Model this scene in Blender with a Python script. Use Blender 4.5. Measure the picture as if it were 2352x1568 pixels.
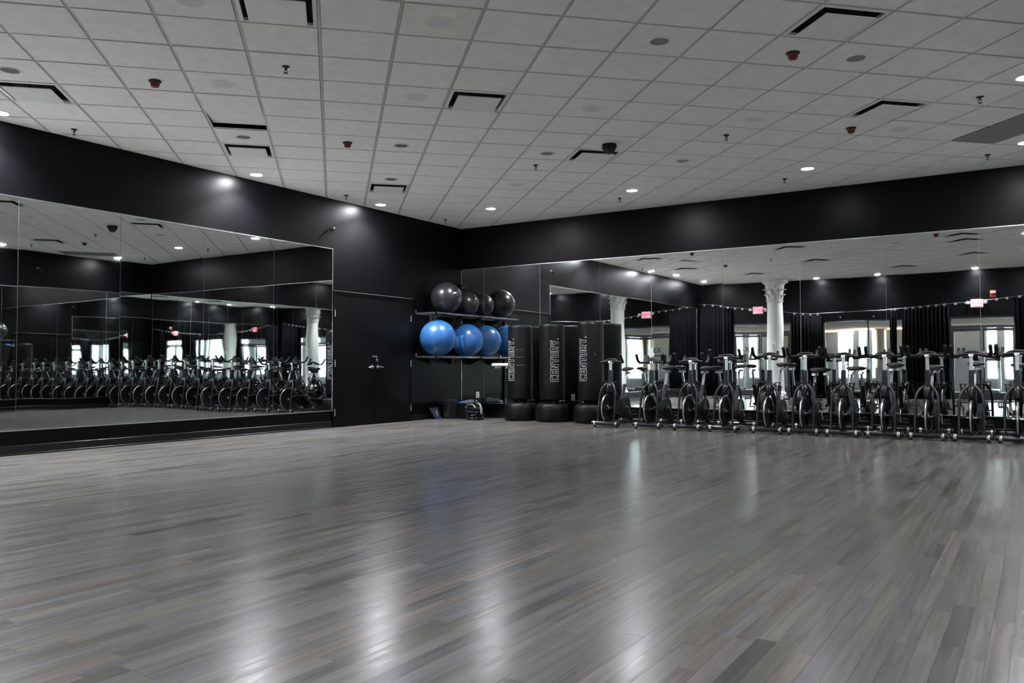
import bpy, bmesh, math, random
from mathutils import Vector, Matrix

# ------------------------------------------------------------------ camera, world, exposure
sc = bpy.context.scene
COL = sc.collection
for o in list(bpy.data.objects):
    bpy.data.objects.remove(o)
H = 3.64                                   # ceiling height; room corner is the origin, room lies in x<0, y<0
XB, YB = -13.4, -10.0                      # curtained wall and the fourth wall
YAW, PIT, ROL, FPX = math.radians(32.669), math.radians(1.776), math.radians(-.14), 1895.124
CAM = Vector((-12.962, -9.4866, .9522))
_F = Vector((math.cos(YAW)*math.cos(PIT), math.sin(YAW)*math.cos(PIT), math.sin(PIT)))
_R0 = Vector((math.sin(YAW), -math.cos(YAW), 0)); _U0 = _R0.cross(_F)
_R = math.cos(ROL)*_R0 + math.sin(ROL)*_U0; _U = -math.sin(ROL)*_R0 + math.cos(ROL)*_U0
cd = bpy.data.cameras.new('camera'); cam = bpy.data.objects.new('camera', cd); COL.objects.link(cam)
m = Matrix((_R, _U, -_F)).transposed().to_4x4(); m.translation = CAM
cam.matrix_world = m
cd.sensor_width = 36; cd.lens = FPX/2352*36; cd.clip_start = .02; cd.clip_end = 200
sc.camera = cam
def pix(P):                                # where a point falls in the 2352 x 1568 frame (used only to sort labels and pick the largest pieces)
    d = Vector(P)-CAM; z = d.dot(_F)
    if z < .05: return None
    return 1176+FPX*d.dot(_R)/z, 784-FPX*d.dot(_U)/z

w = bpy.data.worlds.new('daylight'); sc.world = w; w.use_nodes = True
bgn = w.node_tree.nodes['Background']; bgn.inputs[0].default_value = (.86, .93, 1, 1); bgn.inputs[1].default_value = 5.0
LAMP = 170.0                                # glow of a lamp's lens
BEAM = 70.0                               # power of the beam below it
sc.view_settings.view_transform = 'Standard'; sc.view_settings.look = 'None'
sc.view_settings.exposure = 2.2; sc.view_settings.gamma = 1; sc.view_settings.use_curve_mapping = False
cy = sc.cycles
cy.max_bounces = 12; cy.glossy_bounces = 8; cy.diffuse_bounces = 3; cy.transmission_bounces = 10; cy.transparent_max_bounces = 24
cy.sample_clamp_indirect = 6; cy.use_denoising = True; cy.use_adaptive_sampling = True; cy.adaptive_threshold = .05

# ------------------------------------------------------------------ helpers
random.seed(7)
class MB:
    def __init__(s): s.v = []; s.f = []
    def add(s, v, f):
        n = len(s.v); s.v += [tuple(p) for p in v]; s.f += [tuple(i+n for i in q) for q in f]; return s
    def box(s, a, b):
        x0, y0, z0 = a; x1, y1, z1 = b
        x0, x1 = min(x0, x1), max(x0, x1); y0, y1 = min(y0, y1), max(y0, y1); z0, z1 = min(z0, z1), max(z0, z1)
        return s.add([(x0,y0,z0),(x1,y0,z0),(x1,y1,z0),(x0,y1,z0),(x0,y0,z1),(x1,y0,z1),(x1,y1,z1),(x0,y1,z1)],
                     [(0,3,2,1),(4,5,6,7),(0,1,5,4),(1,2,6,5),(2,3,7,6),(3,0,4,7)])
    def rbox(s, a, b, r, n=3):             # box with its four vertical edges rounded and top/bottom chamfered
        x0, y0, z0 = a; x1, y1, z1 = b
        pts = []
        for cx, cy_, a0 in ((x1-r, y1-r, 0), (x0+r, y1-r, 90), (x0+r, y0+r, 180), (x1-r, y0+r, 270)):
            for k in range(n+1):
                t = math.radians(a0+90*k/n); pts.append((cx, cy_, math.cos(t), math.sin(t)))
        c = min(r*.5, (z1-z0)*.3); m_ = len(pts); V = []
        for z, q in ((z0, r-c), (z0+c, r), (z1-c, r), (z1, r-c)):
            V += [(p[0]+p[2]*q, p[1]+p[3]*q, z) for p in pts]
        Fc = [tuple(range(m_))[::-1], tuple(range(3*m_, 4*m_))]
        for l in range(3):
            for k in range(m_): Fc.append((l*m_+k, l*m_+(k+1) % m_, (l+1)*m_+(k+1) % m_, (l+1)*m_+k))
        return s.add(V, Fc)
    def tube(s, pts, r, seg=10, closed=False, sy=1.0):
        P = [Vector(p) for p in pts]; n = len(P)
        R = r if isinstance(r, (list, tuple)) else [r]*n
        T = []
        for i in range(n):
            a = P[(i-1) % n] if (closed or i) else P[0]; b = P[(i+1) % n] if (closed or i < n-1) else P[-1]
            T.append((b-a).normalized())
        up = Vector((0,0,1)) if abs(T[0].z) < .9 else Vector((1,0,0))
        nrm = T[0].cross(up).normalized(); V = []
        for i in range(n):
            nrm = (nrm - T[i]*nrm.dot(T[i])).normalized(); bi = T[i].cross(nrm)
            for k in range(seg):
                t = 2*math.pi*k/seg; V.append(P[i] + nrm*math.cos(t)*R[i] + bi*math.sin(t)*R[i]*sy)
        Fc = []
        for i in range(n if closed else n-1):
            j = (i+1) % n
            for k in range(seg): Fc.append((i*seg+k, i*seg+(k+1) % seg, j*seg+(k+1) % seg, j*seg+k))
        if not closed: Fc += [tuple(range(seg))[::-1], tuple(range((n-1)*seg, n*seg))]
        return s.add(V, Fc)
    def lathe(s, prof, seg=32, o=(0,0,0), axis='z', wob=None):   # prof: (r, h); closed on the axis at both ends when r = 0 there, capped else
        V = []; ring = []
        for (r, h) in prof:
            if r < 1e-6:
                ring.append([len(V)]); V.append((0, 0, h))
            else:
                q = []
                for k in range(seg):
                    t = 2*math.pi*k/seg; rr = r*(wob(t, h) if wob else 1); q.append(len(V)); V.append((rr*math.cos(t), rr*math.sin(t), h))
                ring.append(q)
        Fc = []
        for a, b in zip(ring, ring[1:]):
            for k in range(seg):
                k2 = (k+1) % seg
                if len(a) == 1 and len(b) == 1: break
                if len(a) == 1: Fc.append((a[0], b[k2], b[k]))
                elif len(b) == 1: Fc.append((a[k], a[k2], b[0]))
                else: Fc.append((a[k], a[k2], b[k2], b[k]))
        if len(ring[0]) > 1: Fc.append(tuple(ring[0])[::-1])
        if len(ring[-1]) > 1: Fc.append(tuple(ring[-1]))
        if axis == 'y': V = [(x, -z, y) for x, y, z in V]; V = [(a, -b, c) for a, b, c in V]; Fc = [f[::-1] for f in Fc]
        if axis == 'x': V = [(z, y, -x) for x, y, z in V]
        return s.add([(x+o[0], y+o[1], z+o[2]) for x, y, z in V], Fc)
    def prism(s, poly, z0, z1):
        n = len(poly)
        V = [(p[0], p[1], z0) for p in poly] + [(p[0], p[1], z1) for p in poly]
        return s.add(V, [tuple(range(n))[::-1], tuple(range(n, 2*n))] + [(k, (k+1) % n, n+(k+1) % n, n+k) for k in range(n)])
    def torus(s, c, R, r, axis='z', seg=24, rs=8):
        pts = []
        for k in range(seg):
            t = 2*math.pi*k/seg; a, b = R*math.cos(t), R*math.sin(t)
            pts.append({'z': (c[0]+a, c[1]+b, c[2]), 'y': (c[0]+a, c[1], c[2]+b), 'x': (c[0], c[1]+a, c[2]+b)}[axis])
        return s.tube(pts, r, rs, closed=True)
    def mesh(s, name, smooth=False):
        me = bpy.data.meshes.new(name); me.from_pydata(s.v, [], s.f)
        bm = bmesh.new(); bm.from_mesh(me); bmesh.ops.recalc_face_normals(bm, faces=bm.faces); bm.to_mesh(me); bm.free()
        if smooth:
            me.polygons.foreach_set('use_smooth', [True]*len(me.polygons))
            try: me.set_sharp_from_angle(angle=math.radians(38))
            except Exception: pass
        return me
    def build(s, name, mat, parent=None, smooth=False, loc=None):
        return link(name, s.mesh(name, smooth), mat, parent, loc)
def link(name, me, mat, parent=None, loc=None):
    o = bpy.data.objects.new(name, me); COL.objects.link(o)
    if mat and not me.materials: me.materials.append(mat)
    if parent: o.parent = parent
    if loc: o.location = loc
    return o
def tag(o, label, cat=None, group=None, kind=None):
    o['label'] = label
    if cat: o['category'] = cat
    if group: o['group'] = group
    if kind: o['kind'] = kind
    return o
def thing(name, loc, label, cat, group=None, rz=0):
    o = bpy.data.objects.new(name, None); COL.objects.link(o); o.location = loc; o.rotation_euler = (0, 0, rz); o.empty_display_size = .1
    return tag(o, label, cat, group)
def copy_tree(o, parent=None):
    c = o.copy(); COL.objects.link(c); c.parent = parent
    for ch in list(o.children): copy_tree(ch, c)
    return c
def smoothpath(ctrl, n=6):                 # Catmull-Rom through the control points
    P = [Vector(p) for p in ctrl]; P = [2*P[0]-P[1]] + P + [2*P[-1]-P[-2]]; out = []
    for i in range(1, len(P)-2):
        for k in range(n):
            t = k/n; a, b, c, d = P[i-1], P[i], P[i+1], P[i+2]
            out.append(.5*((2*b)+(c-a)*t+(2*a-5*b+4*c-d)*t*t+(3*b-a-3*c+d)*t**3))
    out.append(P[-2]); return out

# ------------------------------------------------------------------ materials
def mat(name, col, rough=.5, metal=0, spec=.5, noise=None, bump=None, coat=0, emis=None, estr=0):
    M = bpy.data.materials.new(name); M.use_nodes = True; nt = M.node_tree; b = nt.nodes['Principled BSDF']
    b.inputs['Base Color'].default_value = (*col, 1); b.inputs['Roughness'].default_value = rough; b.inputs['Metallic'].default_value = metal
    b.inputs['Specular IOR Level'].default_value = spec; b.inputs['Coat Weight'].default_value = coat
    if emis: b.inputs['Emission Color'].default_value = (*emis, 1); b.inputs['Emission Strength'].default_value = estr
    if noise or bump:
        tc = nt.nodes.new('ShaderNodeTexCoord')
    if noise:                               # (scale, low factor, high factor)
        n = nt.nodes.new('ShaderNodeTexNoise'); n.inputs['Scale'].default_value = noise[0]; n.inputs['Detail'].default_value = 5
        nt.links.new(tc.outputs['Object'], n.inputs['Vector'])
        r = nt.nodes.new('ShaderNodeValToRGB'); r.color_ramp.elements[0].position = .3; r.color_ramp.elements[1].position = .7
        r.color_ramp.elements[0].color = (*[c*noise[1] for c in col], 1); r.color_ramp.elements[1].color = (*[min(1, c*noise[2]) for c in col], 1)
        nt.links.new(n.outputs['Fac'], r.inputs['Fac']); nt.links.new(r.outputs['Color'], b.inputs['Base Color'])
    if bump:                                # (scale, strength, distance)
        n2 = nt.nodes.new('ShaderNodeTexNoise'); n2.inputs['Scale'].default_value = bump[0]; n2.inputs['Detail'].default_value = 3
        nt.links.new(tc.outputs['Object'], n2.inputs['Vector'])
        bp = nt.nodes.new('ShaderNodeBump'); bp.inputs['Strength'].default_value = bump[1]; bp.inputs['Distance'].default_value = bump[2]
        nt.links.new(n2.outputs['Fac'], bp.inputs['Height']); nt.links.new(bp.outputs['Normal'], b.inputs['Normal'])
    return M
BLACKWALL = mat('black_satin_paint', (.0006, .0006, .0010), .37, spec=.16, noise=(1.3, .8, 1.25), bump=(60, .12, .001))
BLACKTRIM = mat('black_gloss_trim', (.003, .003, .0035), .25, spec=.5, noise=(4, .85, 1.15))
BLACKDOOR = mat('black_door_paint', (.0012, .0012, .0016), .4, spec=.13, noise=(3, .8, 1.2))
TILE = mat('mineral_fibre_tile', (.88, .875, .845), .9, spec=.1, noise=(9, .95, 1.03), bump=(260, .35, .002))
TILE2 = mat('yellowed_fibre_tile', (.85, .845, .79), .9, spec=.1, noise=(7, .93, 1.03), bump=(260, .35, .002))
TBAR = mat('grid_bar_paint', (.58, .58, .57), .55, noise=(12, .92, 1.05))
PLENUM = mat('dark_plenum', (.02, .02, .02), .9)
WHITEMETAL = mat('white_painted_metal', (.8, .8, .79), .45, noise=(8, .95, 1.03))
GREYGRILLE = mat('grey_grille_paint', (.30, .30, .29), .6, noise=(20, .9, 1.1))
CANGREY = mat('dull_reflector', (.26, .26, .25), .35, metal=.4, noise=(15, .9, 1.1))
SPKR = mat('speaker_cover', (.76, .76, .745), .8, noise=(300, .82, 1.05), bump=(400, .4, .002))
CHROME = mat('chrome', (.78, .78, .8), .16, metal=1, noise=(20, .95, 1.02))
STEEL = mat('brushed_steel', (.55, .55, .57), .3, metal=1, noise=(40, .9, 1.06))
ALU = mat('mirror_channel_aluminium', (.8, .8, .82), .25, metal=1, noise=(30, .95, 1.02))
EDGE = mat('mirror_edge_strip', (.55, .57, .56), .35, noise=(20, .95, 1.03))
GUN = mat('gunmetal_paint', (.018, .019, .024), .28, metal=.4, noise=(12, .85, 1.15), coat=.4)
BLUEGREY = mat('blue_grey_frame_paint', (.017, .019, .025), .33, metal=.3, noise=(10, .85, 1.15), coat=.4)
RACKSTEEL = mat('worn_rack_steel', (.2, .2, .21), .38, metal=1, noise=(25, .7, 1.2))
RINGS = mat('curtain_ring_metal', (.95, .95, .95), .38, metal=1, noise=(20, .95, 1.0))
GLINTGREY = mat('grey_edge_glint', (.16, .16, .16), .5, noise=(20, .8, 1.2))  # grey that stands in for light along the door frame's top edge
RUBBER = mat('black_rubber', (.005, .005, .0055), .5, spec=.4, noise=(30, .8, 1.2))
PLASTIC = mat('black_plastic', (.004, .004, .0044), .34, spec=.3, noise=(15, .8, 1.2))
SADDLE = mat('black_saddle_vinyl', (.005, .005, .0055), .36, noise=(25, .8, 1.2), bump=(200, .15, .001))
VINYL = mat('black_bag_vinyl', (.004, .004, .0044), .42, spec=.26, noise=(6, .75, 1.25), bump=(30, .12, .003))
BASEPL = mat('black_moulded_base', (.0032, .0032, .0036), .45, spec=.2, noise=(14, .8, 1.2), bump=(120, .2, .002))
INK = mat('grey_white_print', (.50, .50, .50), .6, noise=(30, .9, 1.05))
BLUEBALL = mat('blue_ball_vinyl', (.018, .088, .25), .33, noise=(220, .82, 1.12), bump=(300, .1, .001))
BLACKBALL = mat('black_ball_vinyl', (.014, .014, .0155), .3, spec=.4, noise=(90, .85, 1.15))
REDPLASTIC = mat('red_plastic', (.17, .012, .012), .35, noise=(20, .9, 1.1))
DARKMETAL = mat('dark_bronze', (.05, .045, .04), .35, metal=.7, noise=(30, .85, 1.1))
DOMEGLASS = mat('smoked_dome', (.012, .012, .013), .08, noise=(8, .9, 1.1))
WHITEPL = mat('white_plastic', (.72, .72, .70), .4, noise=(20, .96, 1.02))
PLASTER = mat('white_plaster', (.74, .74, .73), .6, noise=(5, .93, 1.03), bump=(25, .2, .006))
CURTAIN = mat('black_curtain_cloth', (.003, .003, .0045), .85, spec=.05, noise=(40, .8, 1.2), bump=(300, .2, .001))
DARKFRAME = mat('dark_aluminium_frame', (.05, .053, .058), .35, metal=.6, noise=(15, .9, 1.1))
NAVY = mat('navy_printed_board', (.008, .010, .024), .5, noise=(30, .7, 1.4))
CHARC = mat('charcoal_plastic', (.010, .010, .012), .38, noise=(14, .8, 1.2))
CTRL = mat('grey_control_panel', (.16, .17, .21), .35, noise=(60, .6, 1.3))
BLUELED = mat('blue_lit_rim', (.03, .05, .2), .4, emis=(.12, .2, .9), estr=.06, noise=(10, .9, 1.1))
GREYBAND = mat('grey_webbing', (.17, .17, .175), .45, noise=(40, .7, 1.3))
PAPER = mat('white_paper', (.8, .8, .8), .8, noise=(10, .96, 1.02))
GYMWALL = mat('gym_wall_paint', (.5, .5, .51), .7, noise=(2, .95, 1.04))
GYMCEIL = mat('gym_ceiling_paint', (.45, .45, .46), .8, noise=(2, .9, 1.05))
GYMFLOOR = mat('gym_rubber_floor', (.33, .31, .29), .5, noise=(30, .85, 1.1))
LED = mat('warm_led_strip', (1, .8, .6), .5, emis=(1, .62, .34), estr=1.7, noise=(5, .98, 1.0))
LENS = mat('lamp_lens', (1, 1, 1), .5, emis=(.93, .94, 1), estr=LAMP, noise=(5, .98, 1.0))
EXITFACE = mat('exit_sign_face', (.75, .45, .48), .4, emis=(1, .12, .2), estr=.55, noise=(20, .95, 1.02))
EXITLET = mat('exit_sign_letters', (.6, .02, .03), .4, emis=(1, .02, .05), estr=1.6, noise=(20, .95, 1.02))
STROBE = mat('strobe_lens', (.8, .82, .84), .2, noise=(20, .9, 1.02))
BELT = mat('treadmill_grey', (.12, .125, .135), .4, noise=(12, .85, 1.15))
SCREEN = mat('console_screen', (.03, .04, .05), .2, emis=(.5, .55, .6), estr=.08, noise=(9, .7, 1.2))

def mirror_mat():
    M = bpy.data.materials.new('silvered_glass'); M.use_nodes = True; nt = M.node_tree; b = nt.nodes['Principled BSDF']
    b.inputs['Base Color'].default_value = (.80, .832, .82, 1); b.inputs['Metallic'].default_value = 1; b.inputs['Roughness'].default_value = 0.012
    g = nt.nodes.new('ShaderNodeNewGeometry'); n = nt.nodes.new('ShaderNodeTexNoise')
    n.inputs['Scale'].default_value = .85; n.inputs['Detail'].default_value = 1
    nt.links.new(g.outputs['Position'], n.inputs['Vector'])
    bp = nt.nodes.new('ShaderNodeBump'); bp.inputs['Strength'].default_value = 1; bp.inputs['Distance'].default_value = .0018
    nt.links.new(n.outputs['Fac'], bp.inputs['Height']); nt.links.new(bp.outputs['Normal'], b.inputs['Normal'])
    return M
MIRROR = mirror_mat()
def glass_mat():
    M = bpy.data.materials.new('clear_pane'); M.use_nodes = True; nt = M.node_tree
    for n in list(nt.nodes):
        if n.type != 'OUTPUT_MATERIAL': nt.nodes.remove(n)
    out = [n for n in nt.nodes if n.type == 'OUTPUT_MATERIAL'][0]
    t = nt.nodes.new('ShaderNodeBsdfTransparent'); t.inputs[0].default_value = (.93, .96, .95, 1)
    g = nt.nodes.new('ShaderNodeBsdfGlossy'); g.inputs['Roughness'].default_value = .02
    fc = nt.nodes.new('ShaderNodeLayerWeight'); fr = nt.nodes.new('ShaderNodeMath'); fr.operation = 'POWER'; fr.inputs[1].default_value = 4.0
    nt.links.new(fc.outputs['Facing'], fr.inputs[0])
    mx = nt.nodes.new('ShaderNodeMixShader')
    nt.links.new(fr.outputs[0], mx.inputs[0]); nt.links.new(t.outputs[0], mx.inputs[1]); nt.links.new(g.outputs[0], mx.inputs[2])
    nt.links.new(mx.outputs[0], out.inputs['Surface']); return M
GLASS = glass_mat()
def floor_mat():
    M = bpy.data.materials.new('grey_stained_strip_wood'); M.use_nodes = True; nt = M.node_tree; b = nt.nodes['Principled BSDF']; L = nt.links.new
    at = nt.nodes.new('ShaderNodeAttribute'); at.attribute_name = 'tone'
    g = nt.nodes.new('ShaderNodeNewGeometry')
    mp = nt.nodes.new('ShaderNodeMapping'); mp.inputs['Scale'].default_value = (1.6, 34, 1); L(g.outputs['Position'], mp.inputs['Vector'])
    # shift the grain from strip to strip with the tone's alpha-free green channel
    ad = nt.nodes.new('ShaderNodeVectorMath'); ad.operation = 'MULTIPLY_ADD'
    L(at.outputs['Color'], ad.inputs[0]); ad.inputs[1].default_value = (90, 30, 0); L(mp.outputs[0], ad.inputs[2])
    gr = nt.nodes.new('ShaderNodeTexNoise'); gr.inputs['Scale'].default_value = 1.0; gr.inputs['Detail'].default_value = 4; gr.inputs['Roughness'].default_value = .6
    L(ad.outputs[0], gr.inputs['Vector'])
    rp = nt.nodes.new('ShaderNodeMapRange'); rp.inputs['From Min'].default_value = .3; rp.inputs['From Max'].default_value = .72
    rp.inputs['To Min'].default_value = .78; rp.inputs['To Max'].default_value = 1.14; L(gr.outputs['Fac'], rp.inputs['Value'])
    big = nt.nodes.new('ShaderNodeTexNoise'); big.inputs['Scale'].default_value = .55; big.inputs['Detail'].default_value = 4; L(g.outputs['Position'], big.inputs['Vector'])
    rb = nt.nodes.new('ShaderNodeMapRange'); rb.inputs['From Min'].default_value = .3; rb.inputs['From Max'].default_value = .7
    rb.inputs['To Min'].default_value = .86; rb.inputs['To Max'].default_value = 1.12; L(big.outputs['Fac'], rb.inputs['Value'])
    m1 = nt.nodes.new('ShaderNodeMath'); m1.operation = 'MULTIPLY'; L(rp.outputs[0], m1.inputs[0]); L(rb.outputs[0], m1.inputs[1])
    mc = nt.nodes.new('ShaderNodeVectorMath'); mc.operation = 'SCALE'; L(at.outputs['Color'], mc.inputs[0]); L(m1.outputs[0], mc.inputs['Scale'])
    L(mc.outputs[0], b.inputs['Base Color'])
    rr = nt.nodes.new('ShaderNodeMapRange'); rr.inputs['From Min'].default_value = .3; rr.inputs['From Max'].default_value = .7
    rr.inputs['To Min'].default_value = .21; rr.inputs['To Max'].default_value = .27
    rr.interpolation_type = 'SMOOTHERSTEP'; L(gr.outputs['Fac'], rr.inputs['Value']); L(rr.outputs[0], b.inputs['Roughness']); b.inputs['Specular IOR Level'].default_value = .42
    bp = nt.nodes.new('ShaderNodeBump'); bp.inputs['Strength'].default_value = .12; bp.inputs['Distance'].default_value = .0006
    L(gr.outputs['Fac'], bp.inputs['Height']); L(bp.outputs['Normal'], b.inputs['Normal'])
    return M
WOOD = floor_mat()
SUB = mat('dark_subfloor', (.03, .03, .03), .8, noise=(5, .9, 1.1))

# ------------------------------------------------------------------ walls
T = .12
def wall(name, mb, m_, label): return tag(mb.build(name, m_), label, None, None, 'structure')
wall('wall_left', MB().box((XB-T, 0, -.1), (0, T, H+.2)), BLACKWALL, 'black painted wall with the double doors and the ball rack')
wall('wall_right', MB().box((0, YB-T, -.1), (T, T, H+.2)), BLACKWALL, 'black painted wall behind the row of bikes and punching bags')
wall('wall_near', MB().box((XB-T, YB-T, -.1), (0, YB, H+.2)), BLACKWALL, 'black mirrored wall facing the double doors, seen in the mirrors')
DA, WB, DB = (-2.95, -1.06), (-6.45, -3.86), (-8.96, -7.31)      # openings in the curtained wall
ZT, ZS = 2.34, .16
wb = MB()
for a, b_ in ((-1.06, T), (-3.86, -2.95), (-7.31, -6.45), (YB-T, -8.96)): wb.box((XB-T, a, -.1), (XB, b_, H+.2))
for a, b_ in (DA, WB, DB): wb.box((XB-T, a, ZT), (XB, b_, H+.2))
wb.box((XB-T, WB[0], -.1), (XB, WB[1], ZS))
for a, b_ in (DA, DB): wb.box((XB-T, a, -.1), (XB, b_, 0))
wall('wall_back', wb, BLACKWALL, 'black painted wall with glass doors and curtains, seen in the mirror')

def baseboard(name, a, b_, lab):
    mb = MB(); (x0, y0), (x1, y1) = a, b_
    nx, ny = (0, -1) if (y0 == y1 and y0 == 0) else ((-1, 0) if x0 == x1 and x0 == 0 else ((0, 1) if y0 == y1 else (1, 0)))
    mb.box((x0, y0, .0), (x1+nx*.018, y1+ny*.018, .085)); mb.box((x0, y0, .085), (x1+nx*.013, y1+ny*.013, .1)); mb.box((x0, y0, .0), (x1+nx*.024, y1+ny*.024, .016)); mb.tube([(x0+nx*.017, y0+ny*.017, .098), (x1+nx*.017, y1+ny*.017, .098)], .009, 10); mb.tube([(x0+nx*.024, y0+ny*.024, .012), (x1+nx*.024, y1+ny*.024, .012)], .009, 10)
    return tag(mb.build(name, BLACKTRIM, None, True), lab, None, None, 'structure')
baseboard('baseboard_left', (XB, 0), (-3.50, 0), 'glossy black baseboard under the mirror beside the double doors')
baseboard('baseboard_corner', (-1.50, 0), (0, 0), 'glossy black baseboard below the ball rack')
baseboard('baseboard_right', (0, YB), (0, -.02), 'glossy black baseboard behind the bikes')
baseboard('baseboard_near', (XB, YB), (-.03, YB), 'glossy black baseboard of the wall facing the double doors')

# ------------------------------------------------------------------ floor of narrow strips running along the left wall
fl = tag(MB().box((XB, YB, -.08), (0, 0, -.014)).build('floor', SUB), 'grey stained hardwood strip floor with a soft sheen', None, None, 'structure')
PW = .0685
strips = []
rnd = random.Random(21)
ny = int(-YB/PW)+1
for r in range(ny):
    y1 = -r*PW; y0 = max(YB, y1-PW)
    if y1-y0 < .01: continue
    x = XB - rnd.random()*1.2
    while x < 0:
        ln = rnd.choice((.35, .5, .6, .75, .9, 1.1, 1.4)) * rnd.uniform(.85, 1.15)
        a, b_ = max(x, XB), min(x+ln, 0); x += ln
        if b_-a > .02:
            v = max(.45, rnd.gauss(1, .12))
            if rnd.random() < .07: v *= .66
            tint = rnd.choice(((1, 1, 1), (1, 1, 1), (1, 1, 1), (1.03, 1.0, .97), (1.07, .99, .92), (1.02, 1.02, .93), (.97, .99, 1.04)))
            strips.append((a, b_, y0, y1, tuple(.1*v*t*u_ for t, u_ in zip(tint, (1.03, 1.0, .95))), rnd.uniform(-.0004, .0003)))
def strip_area(s):
    q = [pix((x, y, 0)) for x, y in ((s[0], s[2]), (s[1], s[2]), (s[1], s[3]), (s[0], s[3]))]
    if None in q: return 0
    cx = sum(p[0] for p in q)/4; cyy = sum(p[1] for p in q)/4
    if not (-80 < cx < 2432 and cyy < 1640): return 0
    return abs(sum(q[i][0]*q[(i+1) % 4][1]-q[(i+1) % 4][0]*q[i][1] for i in range(4)))/2
strips.sort(key=strip_area, reverse=True)
def strip_mesh(items, name):
    mb = MB(); cols = []
    for a, b_, y0, y1, c, dz in items:
        mb.box((a+.0004, y0+.0003, -.014), (b_-.0004, y1-.0003, dz)); cols += [c]*8
    me = bpy.data.meshes.new(name); me.from_pydata(mb.v, [], mb.f)
    ca = me.attributes.new('tone', 'FLOAT_COLOR', 'POINT')
    ca.data.foreach_set('color', [q for c in cols for q in (*c, 1)])
    return me
for s in strips[:300]: link('plank', strip_mesh([s], 'plank'), WOOD, fl)
rest = link('plank_field', strip_mesh(strips[300:], 'plank_field'), WOOD, fl); rest['kind'] = 'stuff'

# ------------------------------------------------------------------ ceiling: lay-in tiles at 45 degrees to the walls
GA, GU, GV, GT = .7831, -9.2464, 2.5442, .6096
gu = (math.cos(GA), math.sin(GA)); gv = (-gu[1], gu[0])
def gpt(i, j): a, b_ = GU+j*GT, GV-i*GT; return (a*gu[0]+b_*gv[0], a*gu[1]+b_*gv[1])
GROT = GA
def clip(poly, x0, x1, y0, y1):
    for ax, lim, sg in ((0, x0, 1), (0, x1, -1), (1, y0, 1), (1, y1, -1)):
        out = []
        for k in range(len(poly)):
            p, q = poly[k], poly[(k+1) % len(poly)]
            dp, dq = sg*(p[ax]-lim), sg*(q[ax]-lim)
            if dp >= 0: out.append(p)
            if dp*dq < 0:
                t = dp/(dp-dq); out.append((p[0]+t*(q[0]-p[0]), p[1]+t*(q[1]-p[1])))
        poly = out
        if len(poly) < 3: return []
    return poly
def parea(q): return abs(sum(q[i][0]*q[(i+1) % len(q)][1]-q[(i+1) % len(q)][0]*q[i][1] for i in range(len(q))))/2
ce = tag(MB().box((XB, YB, H+.14), (0, 0, H+.2)).build('ceiling', PLENUM), 'suspended ceiling of square off-white tiles set diagonally to the walls', None, None, 'structure')
DIFF = [(-5, 3), (-1, -1), (-2, 6), (1, 9), (2, 2), (5, 5), (6, -2), (9, 1), (-2, -6), (2, -6), (5, -3), (-6, -1)]
RET = [(12, 1), (12, 2)]
SKIP = set(DIFF) | set(RET)
tiles = []
for i in range(-20, 22):
    for j in range(-16, 20):
        if (i, j) in SKIP: continue
        e = .0155/GT
        poly = [gpt(i+e, j+e), gpt(i+1-e, j+e), gpt(i+1-e, j+1-e), gpt(i+e, j+1-e)]
        c = clip(poly, XB+.012, -.012, YB+.012, -.012)
        if c and parea(c) > .0015:
            vis = [pix((p[0], p[1], H)) for p in c]; sz = 0
            if None not in vis:
                cx = sum(p[0] for p in vis)/len(vis); cyy = sum(p[1] for p in vis)/len(vis)
                if -150 < cx < 2500 and cyy > -150: sz = parea(vis)
            tiles.append((sz, i, j, c))
tiles.sort(key=lambda t: t[0], reverse=True)
rt = random.Random(5)
mass = MB()
for n, (sz, i, j, c) in enumerate(tiles):
    dz = rt.uniform(-.0015, .0015)
    if n < 300:
        if (i, j) == (-2, 4):               # the tile that sits askew, one end dropped into the room's view
            mb = MB().prism(c, 0, .018); o = mb.build('tile', TILE, ce)
            q = gpt(-2+.5, 4); ax = Vector((gv[0], gv[1], 0))
            o.matrix_world = Matrix.Translation((q[0], q[1], H+.006)) @ Matrix.Rotation(math.radians(-5.0), 4, ax) @ Matrix.Translation((-q[0], -q[1], 0))
            o['label'] = 'tile sitting askew with a dark gap'
            continue
        MB().prism(c, H+dz, H+.018+dz).build('tile', TILE2 if (i, j) == (1, -1) else TILE, ce)
    else: mass.prism(c, H+dz, H+.018+dz)
mo = mass.build('tile_field', TILE, ce); mo['kind'] = 'stuff'
def bar_poly(p, q, w_):
    d = Vector((q[0]-p[0], q[1]-p[1])).normalized(); n = Vector((-d.y, d.x))*w_/2
    return [(p[0]+n.x, p[1]+n.y), (p[0]-n.x, p[1]-n.y), (q[0]-n.x, q[1]-n.y), (q[0]+n.x, q[1]+n.y)]
for k in range(-20, 22):
    c = clip(bar_poly(gpt(k, -30), gpt(k, 30), .024), XB, 0, YB, 0)
    if c and parea(c) > .006: MB().prism(c, H+.009, H+.013).add(*(lambda m_: (m_.v, m_.f))(MB().prism(clip(bar_poly(gpt(k, -30), gpt(k, 30), .004), XB, 0, YB, 0) or c, H+.013, H+.05))).build('grid_bar', TBAR, ce)
    c = clip(bar_poly(gpt(-30, k), gpt(30, k), .024), XB, 0, YB, 0)
    if c and parea(c) > .006: MB().prism(c, H+.0085, H+.0125).build('grid_bar', TBAR, ce)
for a, b_ in (((XB, -.022), (0, 0)), ((XB, YB), (0, YB+.022)), ((-.022, YB), (0, 0)), ((XB, YB), (XB+.022, 0))):
    MB().box((*a, H+.004), (*b_, H+.009)).build('wall_angle', TBAR, ce)

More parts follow.
